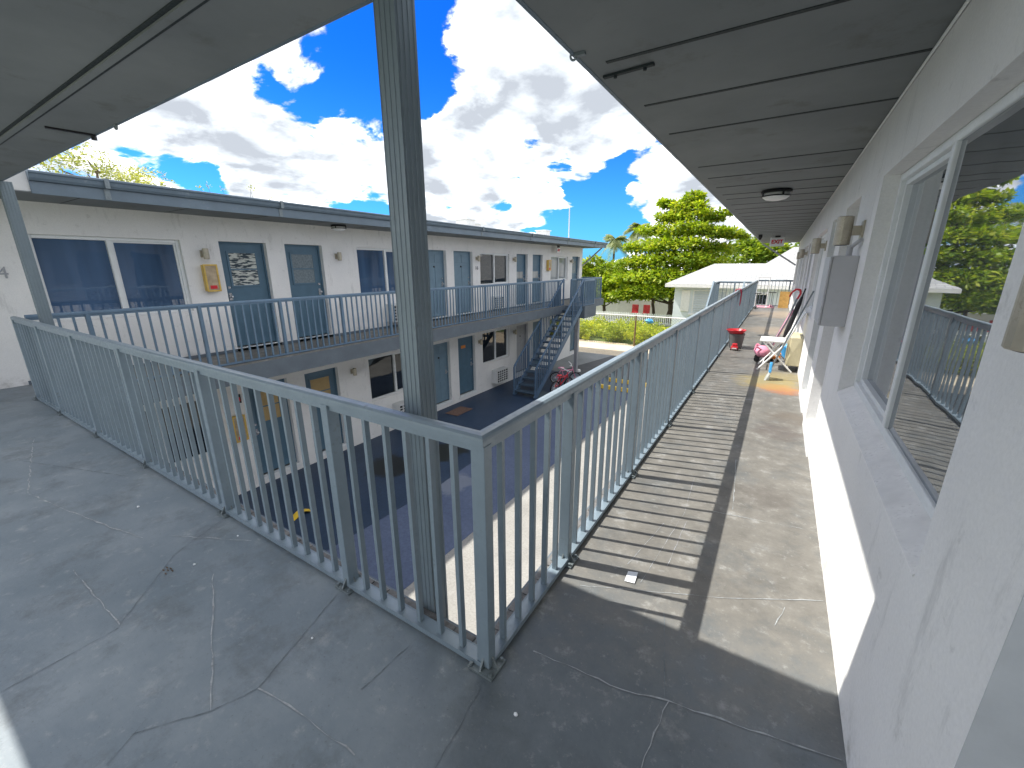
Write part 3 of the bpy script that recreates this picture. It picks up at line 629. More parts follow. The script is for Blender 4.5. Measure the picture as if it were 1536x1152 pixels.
ext_box(3.60,3.83,1.17,1.65,'gold framed fire extinguisher cabinet beside first far upper door')
ext_box(16.95,17.2,1.40,1.86,'orange framed extinguisher cabinet between door and window, upper far end')
ext_box(3.58,3.82,-1.78,-1.24,'gold framed extinguisher cabinet on lower wall, seen through left railing')
def aircon(X,s,y0,y1,z0,z1,label,mat,prot=.26):
    r=empty('air_conditioner',(X,(y0+y1)/2,z0),label,'air conditioner','through wall air conditioners')
    xo=X+s*prot
    MB().box(X,xo-s*.02,y0,y1,z0,z1).build('casing',mat,r,bevel=.012)
    g=MB(); n=7
    g.box(xo-s*.0195,xo,y0+.01,y0+.04,z0+.01,z1-.01); g.box(xo-s*.0195,xo,y1-.04,y1-.01,z0+.01,z1-.01); g.box(xo-s*.0195,xo,y0+.04,y1-.04,z1-.05,z1-.01); g.box(xo-s*.0195,xo,y0+.04,y1-.04,z0+.01,z0+.04)
    m=4
    for i in range(1,5): yy=y0+.04+(y1-y0-.08)*i/5; g.box(xo-s*.0194,xo-s*.002,yy-.014,yy+.014,z0+.04,z1-.05)
    for i in range(1,5): zz=z0+.04+(z1-z0-.09)*i/5; g.box(xo-s*.0193,xo-s*.004,y0+.04,y1-.04,zz-.012,zz+.012)
    g.build('grille',mat,r); MB().box(xo-s*.0198,xo-s*.018,y0+.041,y1-.041,z0+.041,z1-.051).build('grille_void',M['dark'],r)
    return r
aircon(-8.85,1,7.75,8.4,.16,.64,'white air conditioner under upper window, left of column',M['acwhite'])
aircon(-8.85,1,12.7,13.38,.08,.54,'white air conditioner behind far balcony railing under upper window',M['acwhite'],.12)
aircon(-8.85,1,12.63,13.4,-2.72,-2.2,'white air conditioner low on the wall left of stairs',M['acwhite'])
aircon(-8.85,1,7.7,8.4,-2.62,-2.14,'white air conditioner low on the wall, seen through near left railing',M['acwhite'])
aircon(.413,-1,7.6,8.25,.10,.54,'beige air conditioner low on near wall behind folding chair',M['acbeige'],.18)
# grey electrical box
r=empty('electrical_box',(.413,3.62,1.19),'large grey electrical box on near wall between window and door','electrical box')
MB().box(.413,.272,3.62,4.02,1.19,1.66).build('cabinet',M['elec'],r,bevel=.006)
MB().box(.271,.258,3.615,4.025,1.195,1.655).build('cover',M['elec'],r,bevel=.004)
MB().tube((.36,3.70,1.661),(.36,3.70,1.72),.018).path([(.36,3.70,1.71),(.40,3.60,1.76)],.012).build('conduit',M['elec'],r)
# ceiling lights
def ceil_light(x,y,label):
    r=empty('ceiling_light',(x,y,Zs),label,'ceiling light','ceiling lights')
    MB().lathe((x,y,Zs),[(.02,-.001),(.15,-.001),(.165,-.02),(.165,-.035),(.02,-.036)],28).build('canopy',M['black'],r,smooth=False)
    MB().lathe((x,y,Zs),[(.14,-.037),(.148,-.06),(.15,-.075),(.11,-.105),(.05,-.118),(.0,-.12)],28).build('diffuser',M['whiteplastic'],r,smooth=True)
    b=MB(); b.torus((x,y,Zs-.072),.152,.008,(0,0,1),28,6)
    for k in range(4):
        t=k*math.pi/2+.5; b.bar((x+.156*math.cos(t),y+.156*math.sin(t),Zs-.034),(x+.154*math.cos(t),y+.154*math.sin(t),Zs-.075),.02,.008)
    b.build('light_frame',M['black'],r)
ceil_light(-.20,6.35,'round black rimmed ceiling light over the near walkway'); ceil_light(-8.35,6.2,'round ceiling light under the far wing eave')
def exit_sign(x,y,ry,label):
    r=empty('exit_sign',(x,y,2.3),label,'exit sign','exit signs')
    sx=.19
    if ry==0:
        MB().box(x-sx,x+sx,y,y+.045,2.165,2.425).build('sign_box',M['whiteplastic'],r,bevel=.006)
        text('EXIT',.15,M['signred'],'sign_lettering',r,(x,y-.003,2.295),(R(90),0,0),.002,.006)
        MB().box(x-.07,x+.07,y-.01,y+.055,2.426,Zs-.001).build('mount',M['black'],r)
    else:
        MB().box(x-.045,x,y-sx,y+sx,2.17,2.38).build('sign_box',M['whiteplastic'],r,bevel=.006)
        text('EXIT',.13,M['signred'],'sign_lettering',r,(x+.003,y,2.27),(R(90),0,R(90)),.002,.005)
        MB().box(x-.055,x+.01,y-.07,y+.07,2.381,Zs-.001).build('mount',M['black'],r)
exit_sign(-.28,15.9,0,'red EXIT sign hanging under the near walkway ceiling'); exit_sign(-8.6,17.65,1,'red EXIT sign hanging under the far wing eave')
m=MB(); m.box(-.76,-.66,15.0,15.1,2.38,Zs-.001); m.tube((-.71,15.05,2.40),(-.71,14.97,2.36),.04); tag(m.build('floodlight',M['black']),'small black floodlight at the far roof edge of near walkway','floodlight')

# ------------------------------------------------------------------ things standing on the near walkway
r=empty('bucket',(-.60,9.42,0),'grey bucket with red basin on top, against the near railing','bucket')
MB().lathe((-.60,9.42,0),[(.001,.004),(.11,.004),(.115,.01),(.145,.29),(.135,.29),(.1,.03),(.001,.03)],22).build('pail',M['greypot'],r,smooth=False)
MB().lathe((-.62,9.42,.27),[(.001,.022),(.13,.022),(.15,.05),(.172,.085),(.182,.09),(.172,.096),(.14,.06),(.12,.03),(.001,.03)],24).build('basin',M['red'],r)
r=empty('toy_car',(-.585,9.12,0),'small red toy car in front of the grey bucket','toy car')
MB().box(-.65,-.53,9.06,9.19,.025,.08).build('car_body',M['red'],r,bevel=.012); MB().box(-.635,-.545,9.08,9.16,.08,.135).build('cabin',M['red'],r,bevel=.015)
for x in(-.655,-.53):
    for y in(9.085,9.165): MB().tube((x-.004,y,.024),(x+.010,y,.024),.023,n=12).build('wheel',M['rubber'],r)
MB().box(-.63,-.55,9.055,9.06,.035,.055).build('bumper',M['whiteplastic'],r)
# white folding chair
r=empty('folding_chair',(.1,7.85,0),'white folding chair with crossed tube legs beside near wall','folding chair')
for y in(7.56,8.02):
    MB().path([(-.13,y,.0),(.18,y,.42),(.36,y,.90)],.013).build('leg',M['whiteplastic'],r); MB().path([(.33,y+.03,.0),(-.10,y+.03,.44)],.013).build('leg',M['whiteplastic'],r)
MB().box(-.15,.20,7.57,8.01,.445,.475).build('seat',M['whiteplastic'],r,bevel=.012)
b=MB(); b.add([(.275,7.57,.68),(.375,7.57,.93),(.375,8.01,.93),(.275,8.01,.68),(.29,7.57,.674),(.39,7.57,.924),(.39,8.01,.924),(.29,8.01,.674)],[(0,1,2,3),(7,6,5,4),(0,4,5,1),(1,5,6,2),(2,6,7,3),(3,7,4,0)]); b.build('backrest',M['whiteplastic'],r,bevel=.004)
MB().tube((-.06,7.56,.09),(-.06,8.02,.09),.009).tube((.27,7.59,.08),(.27,8.05,.08),.009).build('stretcher',M['whiteplastic'],r)
# broom
r=empty('broom',(.04,6.95,0),'dark handled broom with blue cap leaning on near wall','broom')
a=Vector((.045,6.98,.13)); t=Vector((.385,6.93,1.27)); MB().tube(a,t,.011,.010).build('handle',M['steel'],r)
MB().prism([(-.10,0),(.10,0),(.05,.13),(-.05,.13)],(.030,6.975,.115),(.066,6.975,.115)).build('cap',M['blue'],r,bevel=.008)
bm_=MB()
for i in range(70):
    u=random.uniform(-.10,.10); bm_.tube((.048+random.uniform(-.012,.012),6.975+u*.85,.118),(.03+random.uniform(-.03,.03)-.01,6.975+u*1.35,.002),.004,.003,4)
bm_.build('bristles',M['bristle'],r)
# leaning mop and stroller
r=empty('stick_mop',(.16,8.6,0),'thick black furled umbrella leaning against near wall','umbrella')
MB().lathe((0,0,0),[(.004,0),(.012,.10),(.04,.35),(.038,.85),(.018,.98)],14).build('canopy',M['black'],r,local=True)
r.rotation_euler=(0,R(12),0); r.location=(.14,8.85,.12)
MB().tube((0,0,.98),(0,0,1.12),.012).build('shaft',M['black'],r,local=True); MB().tube((0,0,-.12),(0,0,.0),.006).build('ferrule',M['steel'],r,local=True)
r.name='umbrella'
r=empty('push_toy',(.02,9.4,0),'folded toy stroller with curved red and black handle','toy stroller')
for y in(9.35,9.62):
    MB().path([(.0,y,.06),(.20,y+.03,.62),(.30,y+.06,1.0)],.011).build('frame_tube',M['steel'],r)
    MB().tube((-.02,y-.02,.06),(-.02,y+.02,.06),.055,n=14).build('wheel',M['greypot'],r)
MB().path([(.30,9.41,1.0),(.335,9.43,1.10),(.32,9.48,1.16),(.26,9.52,1.17),(.20,9.54,1.11),(.175,9.55,1.03)],.017).build('handle',M['red'],r)
MB().path([(.335,9.43,1.10),(.335,9.5,1.14),(.335,9.62,1.10)],.014).build('grip',M['black'],r)
MB().add([(.02,9.36,.12),(.25,9.40,.80),(.25,9.64,.80),(.02,9.60,.12),(.05,9.36,.11),(.28,9.40,.79),(.28,9.64,.79),(.05,9.60,.11)],[(0,1,2,3),(7,6,5,4),(0,4,5,1),(1,5,6,2),(2,6,7,3),(3,7,4,0)]).build('fabric',M['pink'],r)
# toys under the chair
r=empty('toy_pram',(-.11,8.28,0),'pink toy pram beside the folding chair','toy pram')
MB().blob((-.10,8.3,.17),.13,.17,.10,14,8).build('basket',M['pink'],r,smooth=True)
MB().path([(-.12,8.16,.22),(-.20,8.14,.27),(-.22,8.14,.20)],.014).path([(-.12,8.42,.22),(-.20,8.44,.27),(-.22,8.44,.20)],.014).build('handle',M['pink'],r)
for x in(-.17,-.03):
    for y in(8.19,8.41): MB().tube((x,y-.012,.045),(x,y+.012,.045),.045,n=12).build('wheel',M['black'],r)
r=empty('toy_bucket',(.27,8.75,0),'bright blue toy bucket behind the folding chair legs','toy bucket')
MB().lathe((.27,8.75,0),[(.001,.003),(.075,.003),(.11,.20),(.115,.21),(.10,.20),(.07,.02),(.001,.02)],18).build('bucket',M['blue'],r); MB().blob((.27,8.75,.20),.085,.085,.07,12,8).build('ball',M['blue'],r,smooth=True)
MB().torus((.27,8.75,.21),.11,.006,(1,0,.2),18,5).build('handle',M['whiteplastic'],r)
r=empty('toy_truck',(.10,8.42,0),'small orange toy truck under the folding chair','toy truck')
MB().box(.02,.18,8.37,8.47,.03,.09).build('truck_body',M['orange'],r,bevel=.01); MB().box(.13,.18,8.375,8.465,.0905,.14).build('cab',M['orange'],r,bevel=.01)
for x in(.05,.15):
    for y in(8.365,8.475): MB().tube((x,y-.008,.025),(x,y+.008,.025),.025,n=10).build('wheel',M['rubber'],r)
# far end of walkway
tag(MB().box(-.74,-.10,19.2,20.05,.004,.016).build('play_mat',M['mat'],bevel=.004),'pink play mat on the floor at far end of near walkway','mat')
tag(MB().box(.03,.36,19.45,19.475,.0,.62).build('wooden_board',M['wood'],bevel=.004),'orange wooden board standing at the far end of near walkway','board')
r=empty('clothes_rack',(-.55,19.4,0),'white tube clothes rack in front of the end railing','rack')
k=MB(); k.path([(-.76,19.4,0),(-.76,19.4,1.15),(-.37,19.4,1.15),(-.37,19.4,0)],.014); k.build('rack_frame',M['whiteplastic'],r)
MB().tube((-.76,19.4,.55),(-.37,19.4,.55),.009).tube((-.76,19.4,.85),(-.37,19.4,.85),.009).build('crossbar',M['whiteplastic'],r)
MB().box(-.8,-.72,19.25,19.55,.0,.02).box(-.41,-.33,19.25,19.55,.0,.02).build('foot',M['whiteplastic'],r)
def scooter(x,y,label,mat):
    r=empty('kick_scooter',(x,y,0),label,'scooter','scooters')
    MB().box(x-.05,x+.05,y-.22,y+.2,.055,.075).build('deck',mat,r,bevel=.005); MB().tube((x,y+.22,.06),(x,y+.17,.56),.013).build('stem',M['steel'],r); MB().tube((x-.13,y+.17,.56),(x+.13,y+.17,.56),.014).build('handlebar',M['black'],r)
    for yy in(y-.25,y+.24): MB().torus((x,yy,.052),.038,.014,(1,0,0),16,6).build('wheel',M['black'],r)
scooter(-.70,18.7,'small black wheeled scooter by the railing near the play mat',M['black']); scooter(-.22,19.6,'small pink scooter standing on the play mat',M['pink'])
# red cloth on the railing
r=MB(); n=7; prof=[(-.755,.72),(-.752,.95),(-.772,1.05),(-.815,1.062),(-.86,1.045),(-.872,.93),(-.868,.86)]
vs=[];fs=[]
for j in range(5):
    y=11.2+.05*j
    for i,(x,z) in enumerate(prof): vs.append((x+.01*math.sin(3*j+i),y+.02*math.sin(i*2+j)*(.72<z<1),z+(.05*math.sin(j*2.1) if i in(0,6) else 0)))
for j in range(4):
    for i in range(6): fs.append((j*n+i,j*n+i+1,(j+1)*n+i+1,(j+1)*n+i))
c=r.add(vs,fs).build('hanging_cloth',M['cloth'],smooth=True); c.modifiers.new('s','SOLIDIFY').thickness=.01; tag(c,'dark red cloth draped over the near railing','cloth')
tag(MB().add([(-.475,1.86,.004),(-.425,1.87,.004),(-.43,1.95,.012),(-.48,1.94,.006),(-.475,1.86,.006),(-.425,1.87,.006),(-.43,1.95,.014),(-.48,1.94,.008)],[(0,1,2,3),(7,6,5,4),(0,4,5,1),(1,5,6,2),(2,6,7,3),(3,7,4,0)]).build('paper_scrap',M['paper']),'white paper scrap lying in the railing shadow stripes','paper')
for i,(x,y,q,l) in enumerate([(-.604,.98,.009,'white pebble on the dark floor right of the corner post'),(-1.55,.78,.006,'tiny white pebble on the floor left of the corner post'),(-2.55,.72,.008,'white pebble in the middle of cross walkway floor'),(-2.62,.98,.006,'white pebble close to the left railing foot'),(-1.12,.42,.006,'white pebble on the crack at the bottom edge of floor'),(-3.55,.78,.010,'white chip on the left part of cross walkway floor')]):
    tag(MB().blob((x,y,q*.6),q,q*.8,q*.65,8,6,.12).build('pebble',M['paper']),l,'pebble','white pebbles on the walkway')
m=MB()
for k in range(6):
    a=random.uniform(0,6.3); m.blob((-2.62+random.uniform(-.03,.03),.62+random.uniform(-.02,.02),.004),.012,.004,.003,6,4)
tag(m.build('dead_leaf',M['bark']),'curled brown dead leaf on cross walkway floor','leaf')
# ------------------------------------------------------------------ courtyard things
def bicycle(x,y,label,mat,sc=1.0,rz=0.,lean=0):
    r=empty('bicycle',(x,y,GZ),label,'bicycle','childrens bicycles under the stairs',rz); r.rotation_euler=(R(lean),0,rz); r.scale=(sc,)*3
    for wx in(-.32,.32):
        w=MB().torus((wx,0,.2),.18,.022,(0,1,0),24,6).build('wheel',M['rubber'],r,local=True); s_=MB()
        for k in range(8): t=k*math.pi/8; s_.tube((wx+.17*math.cos(t),0,.2+.17*math.sin(t)),(wx-.17*math.cos(t),0,.2-.17*math.sin(t)),.004,n=4)
        s_.torus((wx,0,.2),.165,.010,(0,1,0),24,5); s_.build('rim',M['whiteplastic'],w,local=True)
    f=MB(); f.path([(-.32,0,.2),(-.05,0,.22),(-.14,0,.50),(-.32,0,.2)],.014).path([(-.05,0,.22),(.22,0,.50)],.018).path([(-.13,0,.45),(.20,0,.50)],.016).path([(.32,0,.2),(.20,0,.60)],.014); f.build('frame',mat,r,local=True)
    MB().blob((-.16,0,.55),.11,.06,.03,12,6).build('saddle',mat,r,local=True,smooth=True)
    MB().path([(.20,0,.60),(.17,0,.66)],.012).path([(.10,-.22,.70),(.17,-.10,.66),(.17,.10,.66),(.10,.22,.70)],.013).build('handlebar',M['whiteplastic'],r,local=True)
    MB().path([(-.05,-.10,.22),(-.05,.10,.22)],.01).box(-.10,0,-.15,-.10,.21,.23).box(-.10,0,.10,.15,.21,.23).build('pedals',M['black'],r,local=True)
bicycle(-6.75,14.75,'pink childrens bicycle standing under the far staircase',M['pink'],1.2,R(30),6)
bicycle(-6.45,13.7,'red childrens bicycle beside the foot of the far staircase',M['red'],1.2,R(75),8)
for y,l in((14.9,'yellow concrete wheel stop seen low through the near railing'),(16.0,'farther yellow concrete wheel stop on courtyard ground')):
    tag(MB().prism([(-.10,0),(.10,0),(.07,.13),(-.07,.13)],(-5.5,y,GZ+.01),(-3.7,y-.05,GZ+.01)).build('wheel_stop',M['yellow'],bevel=.01),l,'wheel stop','wheel stops')
r=empty('drain_cover',(-7.1,16.85,GZ),'small round white drain cap on pavement behind stairs','drain cap')
MB().lathe((-7.1,16.85,GZ),[(.001,.10),(.09,.09),(.11,.004)],16).build('cap',M['whiteplastic'],r); 
r=empty('floor_sign',(-7.05,3.62,GZ),'yellow folded caution sign lying on the dark courtyard','floor sign')
MB().add([(-7.15,3.55,GZ+.012),(-7.0,3.55,GZ+.012),(-7.0,3.75,GZ+.1),(-7.15,3.75,GZ+.1),(-7.15,3.57,GZ+.012),(-7.0,3.57,GZ+.012),(-7.0,3.77,GZ+.09),(-7.15,3.77,GZ+.09)],[(0,1,2,3),(7,6,5,4),(0,4,5,1),(1,5,6,2),(2,6,7,3),(3,7,4,0)]).build('board',M['yellow'],r)
MB().add([(-7.15,3.76,GZ+.1),(-7.0,3.76,GZ+.1),(-7.0,3.93,GZ+.012),(-7.15,3.93,GZ+.012),(-7.15,3.78,GZ+.09),(-7.0,3.78,GZ+.09),(-7.0,3.91,GZ+.012),(-7.15,3.91,GZ+.012)],[(0,1,2,3),(7,6,5,4),(0,4,5,1),(1,5,6,2),(2,6,7,3),(3,7,4,0)]).build('board',M['yellow'],r)
tag(MB().box(-8.5,-8.0,9.5,10.3,GZ+.009,GZ+.022).build('doormat',M['doormat'],bevel=.004),'brown doormat on dark pavement before the lower six panel door','doormat')

# ------------------------------------------------------------------ vegetation
def leaves(name,clusters,L,W,mat,parent,up=.6,seed=1,droop=0.,kind=None):
    g=np.random.default_rng(seed); V=[]
    for (cx,cy,cz,rx,ry,rz,n) in clusters:
        d=g.normal(size=(n,3)); d/=np.linalg.norm(d,axis=1)[:,None]; rr=g.uniform(.25,1,n)**.45
        # break the ellipsoid into clumps
        k=max(3,n//60); cc=g.normal(size=(k,3)); cc/=np.linalg.norm(cc,axis=1)[:,None]; cr=g.uniform(.35,1,k)**.5
        idx=g.integers(0,k,n); p=cc[idx]*cr[idx][:,None]*.85+d*rr[:,None]*.34
        q=np.array([cx,cy,cz])+p*np.array([rx,ry,rz])
        ax=d*np.array([1,1,.45])+g.normal(size=(n,3))*.35; ax[:,2]-=droop; ax/=np.linalg.norm(ax,axis=1)[:,None]
        nn=g.normal(size=(n,3))*.6; nn[:,2]+=up*1.6; s=np.cross(ax,nn); s/=np.linalg.norm(s,axis=1)[:,None]+1e-9
        l=L*g.uniform(.6,1.25,n)[:,None]; w=W*g.uniform(.7,1.2,n)[:,None]
        nrm=np.cross(s,ax)
        V.append(np.stack([q,q+ax*l*.55+s*w*.5-nrm*w*.12,q+ax*l,q+ax*l*.55-s*w*.5-nrm*w*.12],1).reshape(-1,3))
    V=np.concatenate(V); off=np.array(woff(parent)) if parent else np.zeros(3); V=V-off
    n=len(V)//4; me=bpy.data.meshes.new(name); me.vertices.add(len(V)); me.vertices.foreach_set('co',V.ravel().astype(np.float32))
    me.loops.add(n*4); me.loops.foreach_set('vertex_index',np.arange(n*4,dtype=np.int32)); me.polygons.add(n)
    me.polygons.foreach_set('loop_start',np.arange(0,n*4,4,dtype=np.int32)); me.polygons.foreach_set('loop_total',np.full(n,4,np.int32)); me.update(); me.validate()
    me.materials.append(mat); o=bpy.data.objects.new(name,me); COL.objects.link(o)
    if parent: o.parent=parent
    return o
def limb(mb,a,b,r0,r1,k=4,j=.12):
    a=Vector(a);b=Vector(b);L=(b-a).length; pts=[a+(b-a)*(i/k)+(Vector([random.uniform(-1,1) for _ in range(3)])*L*j*.3 if 0<i<k else Vector()) for i in range(k+1)]
    for i in range(k): mb.tube(pts[i],pts[i+1],r0+(r1-r0)*i/k,r0+(r1-r0)*(i+1)/k,8)
def tree(x,y,label,trunk_h,tr,clusters,L,W,mat,seed,group='trees beyond the motel',up=.6,limbs=10,name='broadleaf_tree'):
    r=empty(name,(x,y,GZ),label,'tree',group)
    mb=MB(); limb(mb,(x,y,GZ-.1),(x+random.uniform(-.3,.3),y,GZ+trunk_h),tr,tr*.7); top=Vector((x,y,GZ+trunk_h))
    zc=max(c[2] for c in clusters)
    limb(mb,top,(x,y,zc-.3),tr*.7,tr*.12,6)
    for c in sorted(clusters,key=lambda c:-c[3])[:limbs]: 
        z=min(max(GZ+trunk_h*.7,c[2]-c[5]-.5*abs(c[0]-x)),zc-.5); limb(mb,(x,y,z),(c[0],c[1],c[2]-c[5]*.3),tr*.35,tr*.06,4)
    mb.build('trunk',M['bark'],r); leaves('crown',clusters,L,W,mat,r,up,seed); return r
YT=36.
cl=[]
def C(px_x,z,rx,rz,n,dy=0,ry=None): cl.append((px_x,YT+dy,z,rx,ry or rx*.85,rz,n))
# tiered tropical almond: flat storeys of foliage
C(-6.5,6.6,.8,.35,420); C(-7.2,6.1,1.3,.35,650); C(-5.9,6.0,.9,.3,350); C(-8.7,6.25,.7,.25,260); 
C(-6.7,5.3,2.0,.42,1100); C(-8.3,5.2,1.1,.35,500); C(-4.9,5.0,1.0,.25,350); C(-4.3,5.3,.6,.2,200)
C(-7.0,4.3,2.4,.5,1500,-.3); C(-9.4,4.35,1.3,.35,600); C(-4.4,3.95,1.6,.33,700); C(-3.1,3.75,.9,.22,280)
C(-7.3,3.2,2.9,.55,1900,-.6); C(-10.0,3.0,1.5,.45,750); C(-4.6,2.7,1.7,.5,800,.5)
C(-7.2,2.1,3.1,.6,2100,-1.0); C(-10.2,1.8,1.7,.5,900,-.5); C(-4.6,1.6,1.8,.5,900)
C(-7.8,.9,3.2,.6,2100,-1.2); C(-10.6,.6,1.7,.55,900,-1.0); C(-5.2,.5,1.8,.5,800,-.5)
C(-8.0,-.2,2.7,.5,1500,-1.4); C(-10.4,-.6,1.6,.45,700,-1.2); C(-6.0,-.4,1.2,.4,500,-1.2)
tree(-7.4,YT,'tall bright green tree in flat storeys beyond the picket fence, biggest of all',2.2,.24,[(a,b,c,d,e,f,int(n*1.7)) for a,b,c,d,e,f,n in cl],.30,.165,M['leaf'],3,up=.9,limbs=24,name='almond_tree')
YT=37.
cl=[];C(-13.0,1.2,1.6,.8,1100);C(-12.2,.2,1.8,.8,1300,-.5);C(-14.3,.3,1.8,.9,1300);C(-13.5,-.8,2.2,.8,1500,-.5);C(-11.9,-.9,1.4,.6,800,-.7);C(-15.4,1.2,1.3,.8,800);C(-16.2,0,1.5,1.0,900);C(-14.5,1.9,.8,.5,350)
tree(-13.3,YT,'bushy green tree between far wing end and the tall storeyed tree',1.4,.18,cl,.34,.18,M['leaf'],5)
YT=44.
cl=[];C(-3.2,2.6,2.6,1.3,1800);C(-.4,2.3,2.4,1.2,1600);C(-1.8,3.2,1.8,.7,1000);C(1.6,1.9,1.8,1.0,900,1);C(-4.4,1.4,1.8,1.0,900)
tree(-2,YT,'dark green spreading tree behind the grey shingled house roof',2.6,.26,cl,.42,.24,M['leafdark'],6)
YT=47
cl=[];C(3.2,2.5,2.2,1.1,1100);C(5.6,2.9,2.2,1.2,1000);C(1.6,2.2,1.0,.8,400)
tree(3.5,YT,'green tree right of the exit sign, over the house ridge',2.6,.22,cl,.42,.24,M['leaf'],8)
YT=50
cl=[];C(-17.5,.6,2.6,1.3,1300);C(-21,.4,2.6,1.4,1200);C(-13.5,.2,2.4,1.2,1000)
tree(-17.5,YT,'darker low tree deep behind the bushy green tree',1.5,.2,cl,.45,.26,M['leafdark'],9)
# pale feathery tree over the far roof
cl=[]
for k in range(16):
    a=random.uniform(0,6.28); q=random.uniform(.2,1); cl.append((-19+1.6*q*math.cos(a),5.4+1.55*q*math.sin(a)+.1,3.9+random.uniform(-1.3,1.5)*(1.1-q*.7),.85,.85,.45,420))
for c in((-19,5.2,5.0),(-19,6.3,4.5),(-19,4.5,4.6),(-19,7.0,3.9)): cl.append((*c,.7,.7,.45,420))
tree(-19,5.4,'pale feathery tree rising over the far roof at left',4.0,.2,cl,.10,.045,M['leafpale'],12,up=.2,limbs=20,name='feathery_tree')
def palm(x,y,h,rl,label):
    r=empty('palm_tree',(x,y,GZ),label,'palm','palm trees'); mb=MB(); limb(mb,(x,y,GZ-.1),(x+.4,y,h),.2,.13,6,.05); mb.build('trunk',M['bark'],r)
    V=MB()
    for k in range(26):
        a=k*2.4+random.uniform(-.3,.3); el=random.uniform(-.4,1.15); L=rl*random.uniform(.8,1.1); prev=None
        for i in range(15):
            t=i/14; hx=L*t*math.cos(el*(1-.3*t)); z=h+L*t*math.sin(el)-L*.75*t*t*(1.1-el*.3)
            c=Vector((x+.4+hx*math.cos(a),y+hx*math.sin(a),z)); s=Vector((-math.sin(a),math.cos(a),0)); 
            if prev is not None:
                d=(c-prev).normalized(); ll=.75*math.sin(math.pi*min(1,t*.85+.12))+.1
                for sg in(-1,1):
                    for off in(0,.5):
                        p=prev.lerp(c,off); V.add([p,p+d*.10,p+s*sg*ll+d*ll*.55+Vector((0,0,-ll*.55))],[(0,1,2)])
            prev=c
    V.build('fronds',M['palm'],r,recalc=False)
palm(-20.9,60,5.1,2.4,'coconut palm with drooping fronds right above far wing end, nearer the wing'); palm(-18.4,62,6.6,2.5,'coconut palm half hidden behind the tall storeyed tree')
# small yucca like palm in the neighbour yard
r=empty('potted_palm',(-9.6,37.6,GZ),'small brown trunked palm beside the red garden chairs','palm')
mb=MB(); limb(mb,(-9.0,37.5,GZ),(-9.15,37.5,-1.1),.14,.12); mb.build('trunk',M['bark'],r)
leaves('crown',[(-9.2,37.5,-.9,.9,.7,.35,260)],.6,.09,M['leaf'],r,.5,21)
# overgrown weeds behind the chain link fence
cl=[]
for k in range(210):
    x=random.uniform(-13.5,-3.6); y=24.75+5*random.random()**1.6; h=random.uniform(.75,1.2)*(.85 if x>-7 else 1); cl.append((x,y,GZ+h*.46,.5,.4,h*.52,130))
o=leaves('undergrowth',cl,.17,.075,M['weed'],None,.5,31); tag(o,kind='stuff')
# weeds in the gutter
r=empty('gutter_weed',(-7.85,3.6,2.71),'thin dry weeds sprouting from the far gutter','weed')
ls=[]
for (y,h) in((3.4,.10),(3.55,.17),(3.75,.13),(4.15,.24),(4.2,.20),(4.5,.09)):
    mb=MB(); limb(mb,(-7.85,y,2.70),(-7.85+random.uniform(-.05,.05),y+random.uniform(-.06,.06),2.71+h),.003,.0015,3); ls.append((-7.85,y,2.71+h*.8,.05,.06,h*.3,14)); mb.build('stem',M['bark'],r)
leaves('leaves',ls,.04,.018,M['leafpale'],r,.3,33)
# ------------------------------------------------------------------ fences and neighbours
r=empty('chainlink_fence',(-6.77,24.2,GZ),'chain link fence with rusty post in front of overgrown weeds','fence')
for x in(-15.2,-11,-6.77,-2.6): MB().tube((x,24.2,GZ-.05),(x,24.2,-1.16),.05,n=10).build('post',M['rust'],r)
MB().tube((-19,24.2,-1.17),(0,24.2,-1.17),.028,n=8).build('top_rail',M['picket'],r)
mb=MB()
for k in range(-16,130):
    x=-19+k*.15
    for sg in(1,-1):
        x0,x1=(x,x+1.72) if sg>0 else (x+1.72,x); mb.bar((x0,24.2+.008*sg,GZ+.02),(x1,24.2+.008*sg,-1.19),.006,.006)
mb.build('wire_mesh',M['steel'],r)
r=empty('picket_fence',(-14.6,36,GZ),'white picket fence behind the weeds, left of white house','fence')
mb=None
b0=None
for i in range(62):
    x=-15.2+i*.145
    if b0 is None: b0=MB().box(-.04,.04,-.012,.012,.05,.93).build('picket',M['picket'],r,local=True); o=b0
    else: o=b0.copy(); COL.objects.link(o); o.parent=r
    o.location=(x+14.6,-2.6,0)
MB().box(-15.3,-6.2,33.42,33.46,-2.15,-2.07).box(-15.3,-6.2,33.42,33.46,-2.75,-2.67).build('fence_rail',M['picket'],r)
tag(MB().box(-30,-3,40,40.15,GZ-.05,-1.5).build('boundary_wall',M['fencegrey']),'plain grey boundary wall behind the red garden chairs','wall')
for x,l in((-10.97,'red garden chair before grey wall, left of pair'),(-9.95,'red garden chair before grey wall, right of pair beside small palm')):
    r=empty('garden_chair',(x,38.5,GZ),l,'garden chair','red garden chairs')
    b=MB()
    for k in range(5): b.box(x-.30+k*.12,x-.30+k*.12+.105,38.75,38.79,GZ+.4,GZ+1.12)
    b.build('backrest',M['red'],r); MB().box(x-.30,x+.30,38.2,38.74,GZ+.36,GZ+.40).build('seat',M['red'],r)
    for xx in(x-.29,x+.23): MB().box(xx,xx+.06,38.2,38.26,GZ,GZ+.355).build('leg',M['red'],r); MB().box(xx,xx+.06,38.66,38.72,GZ,GZ+.355).build('leg',M['red'],r)
tag(MB().blob((-6.85,27.6,-1.85),.24,.2,.14,14,9,.3).build('blue_tarp',M['blue']),'crumpled blue tarp lying on top of the weeds','tarp')
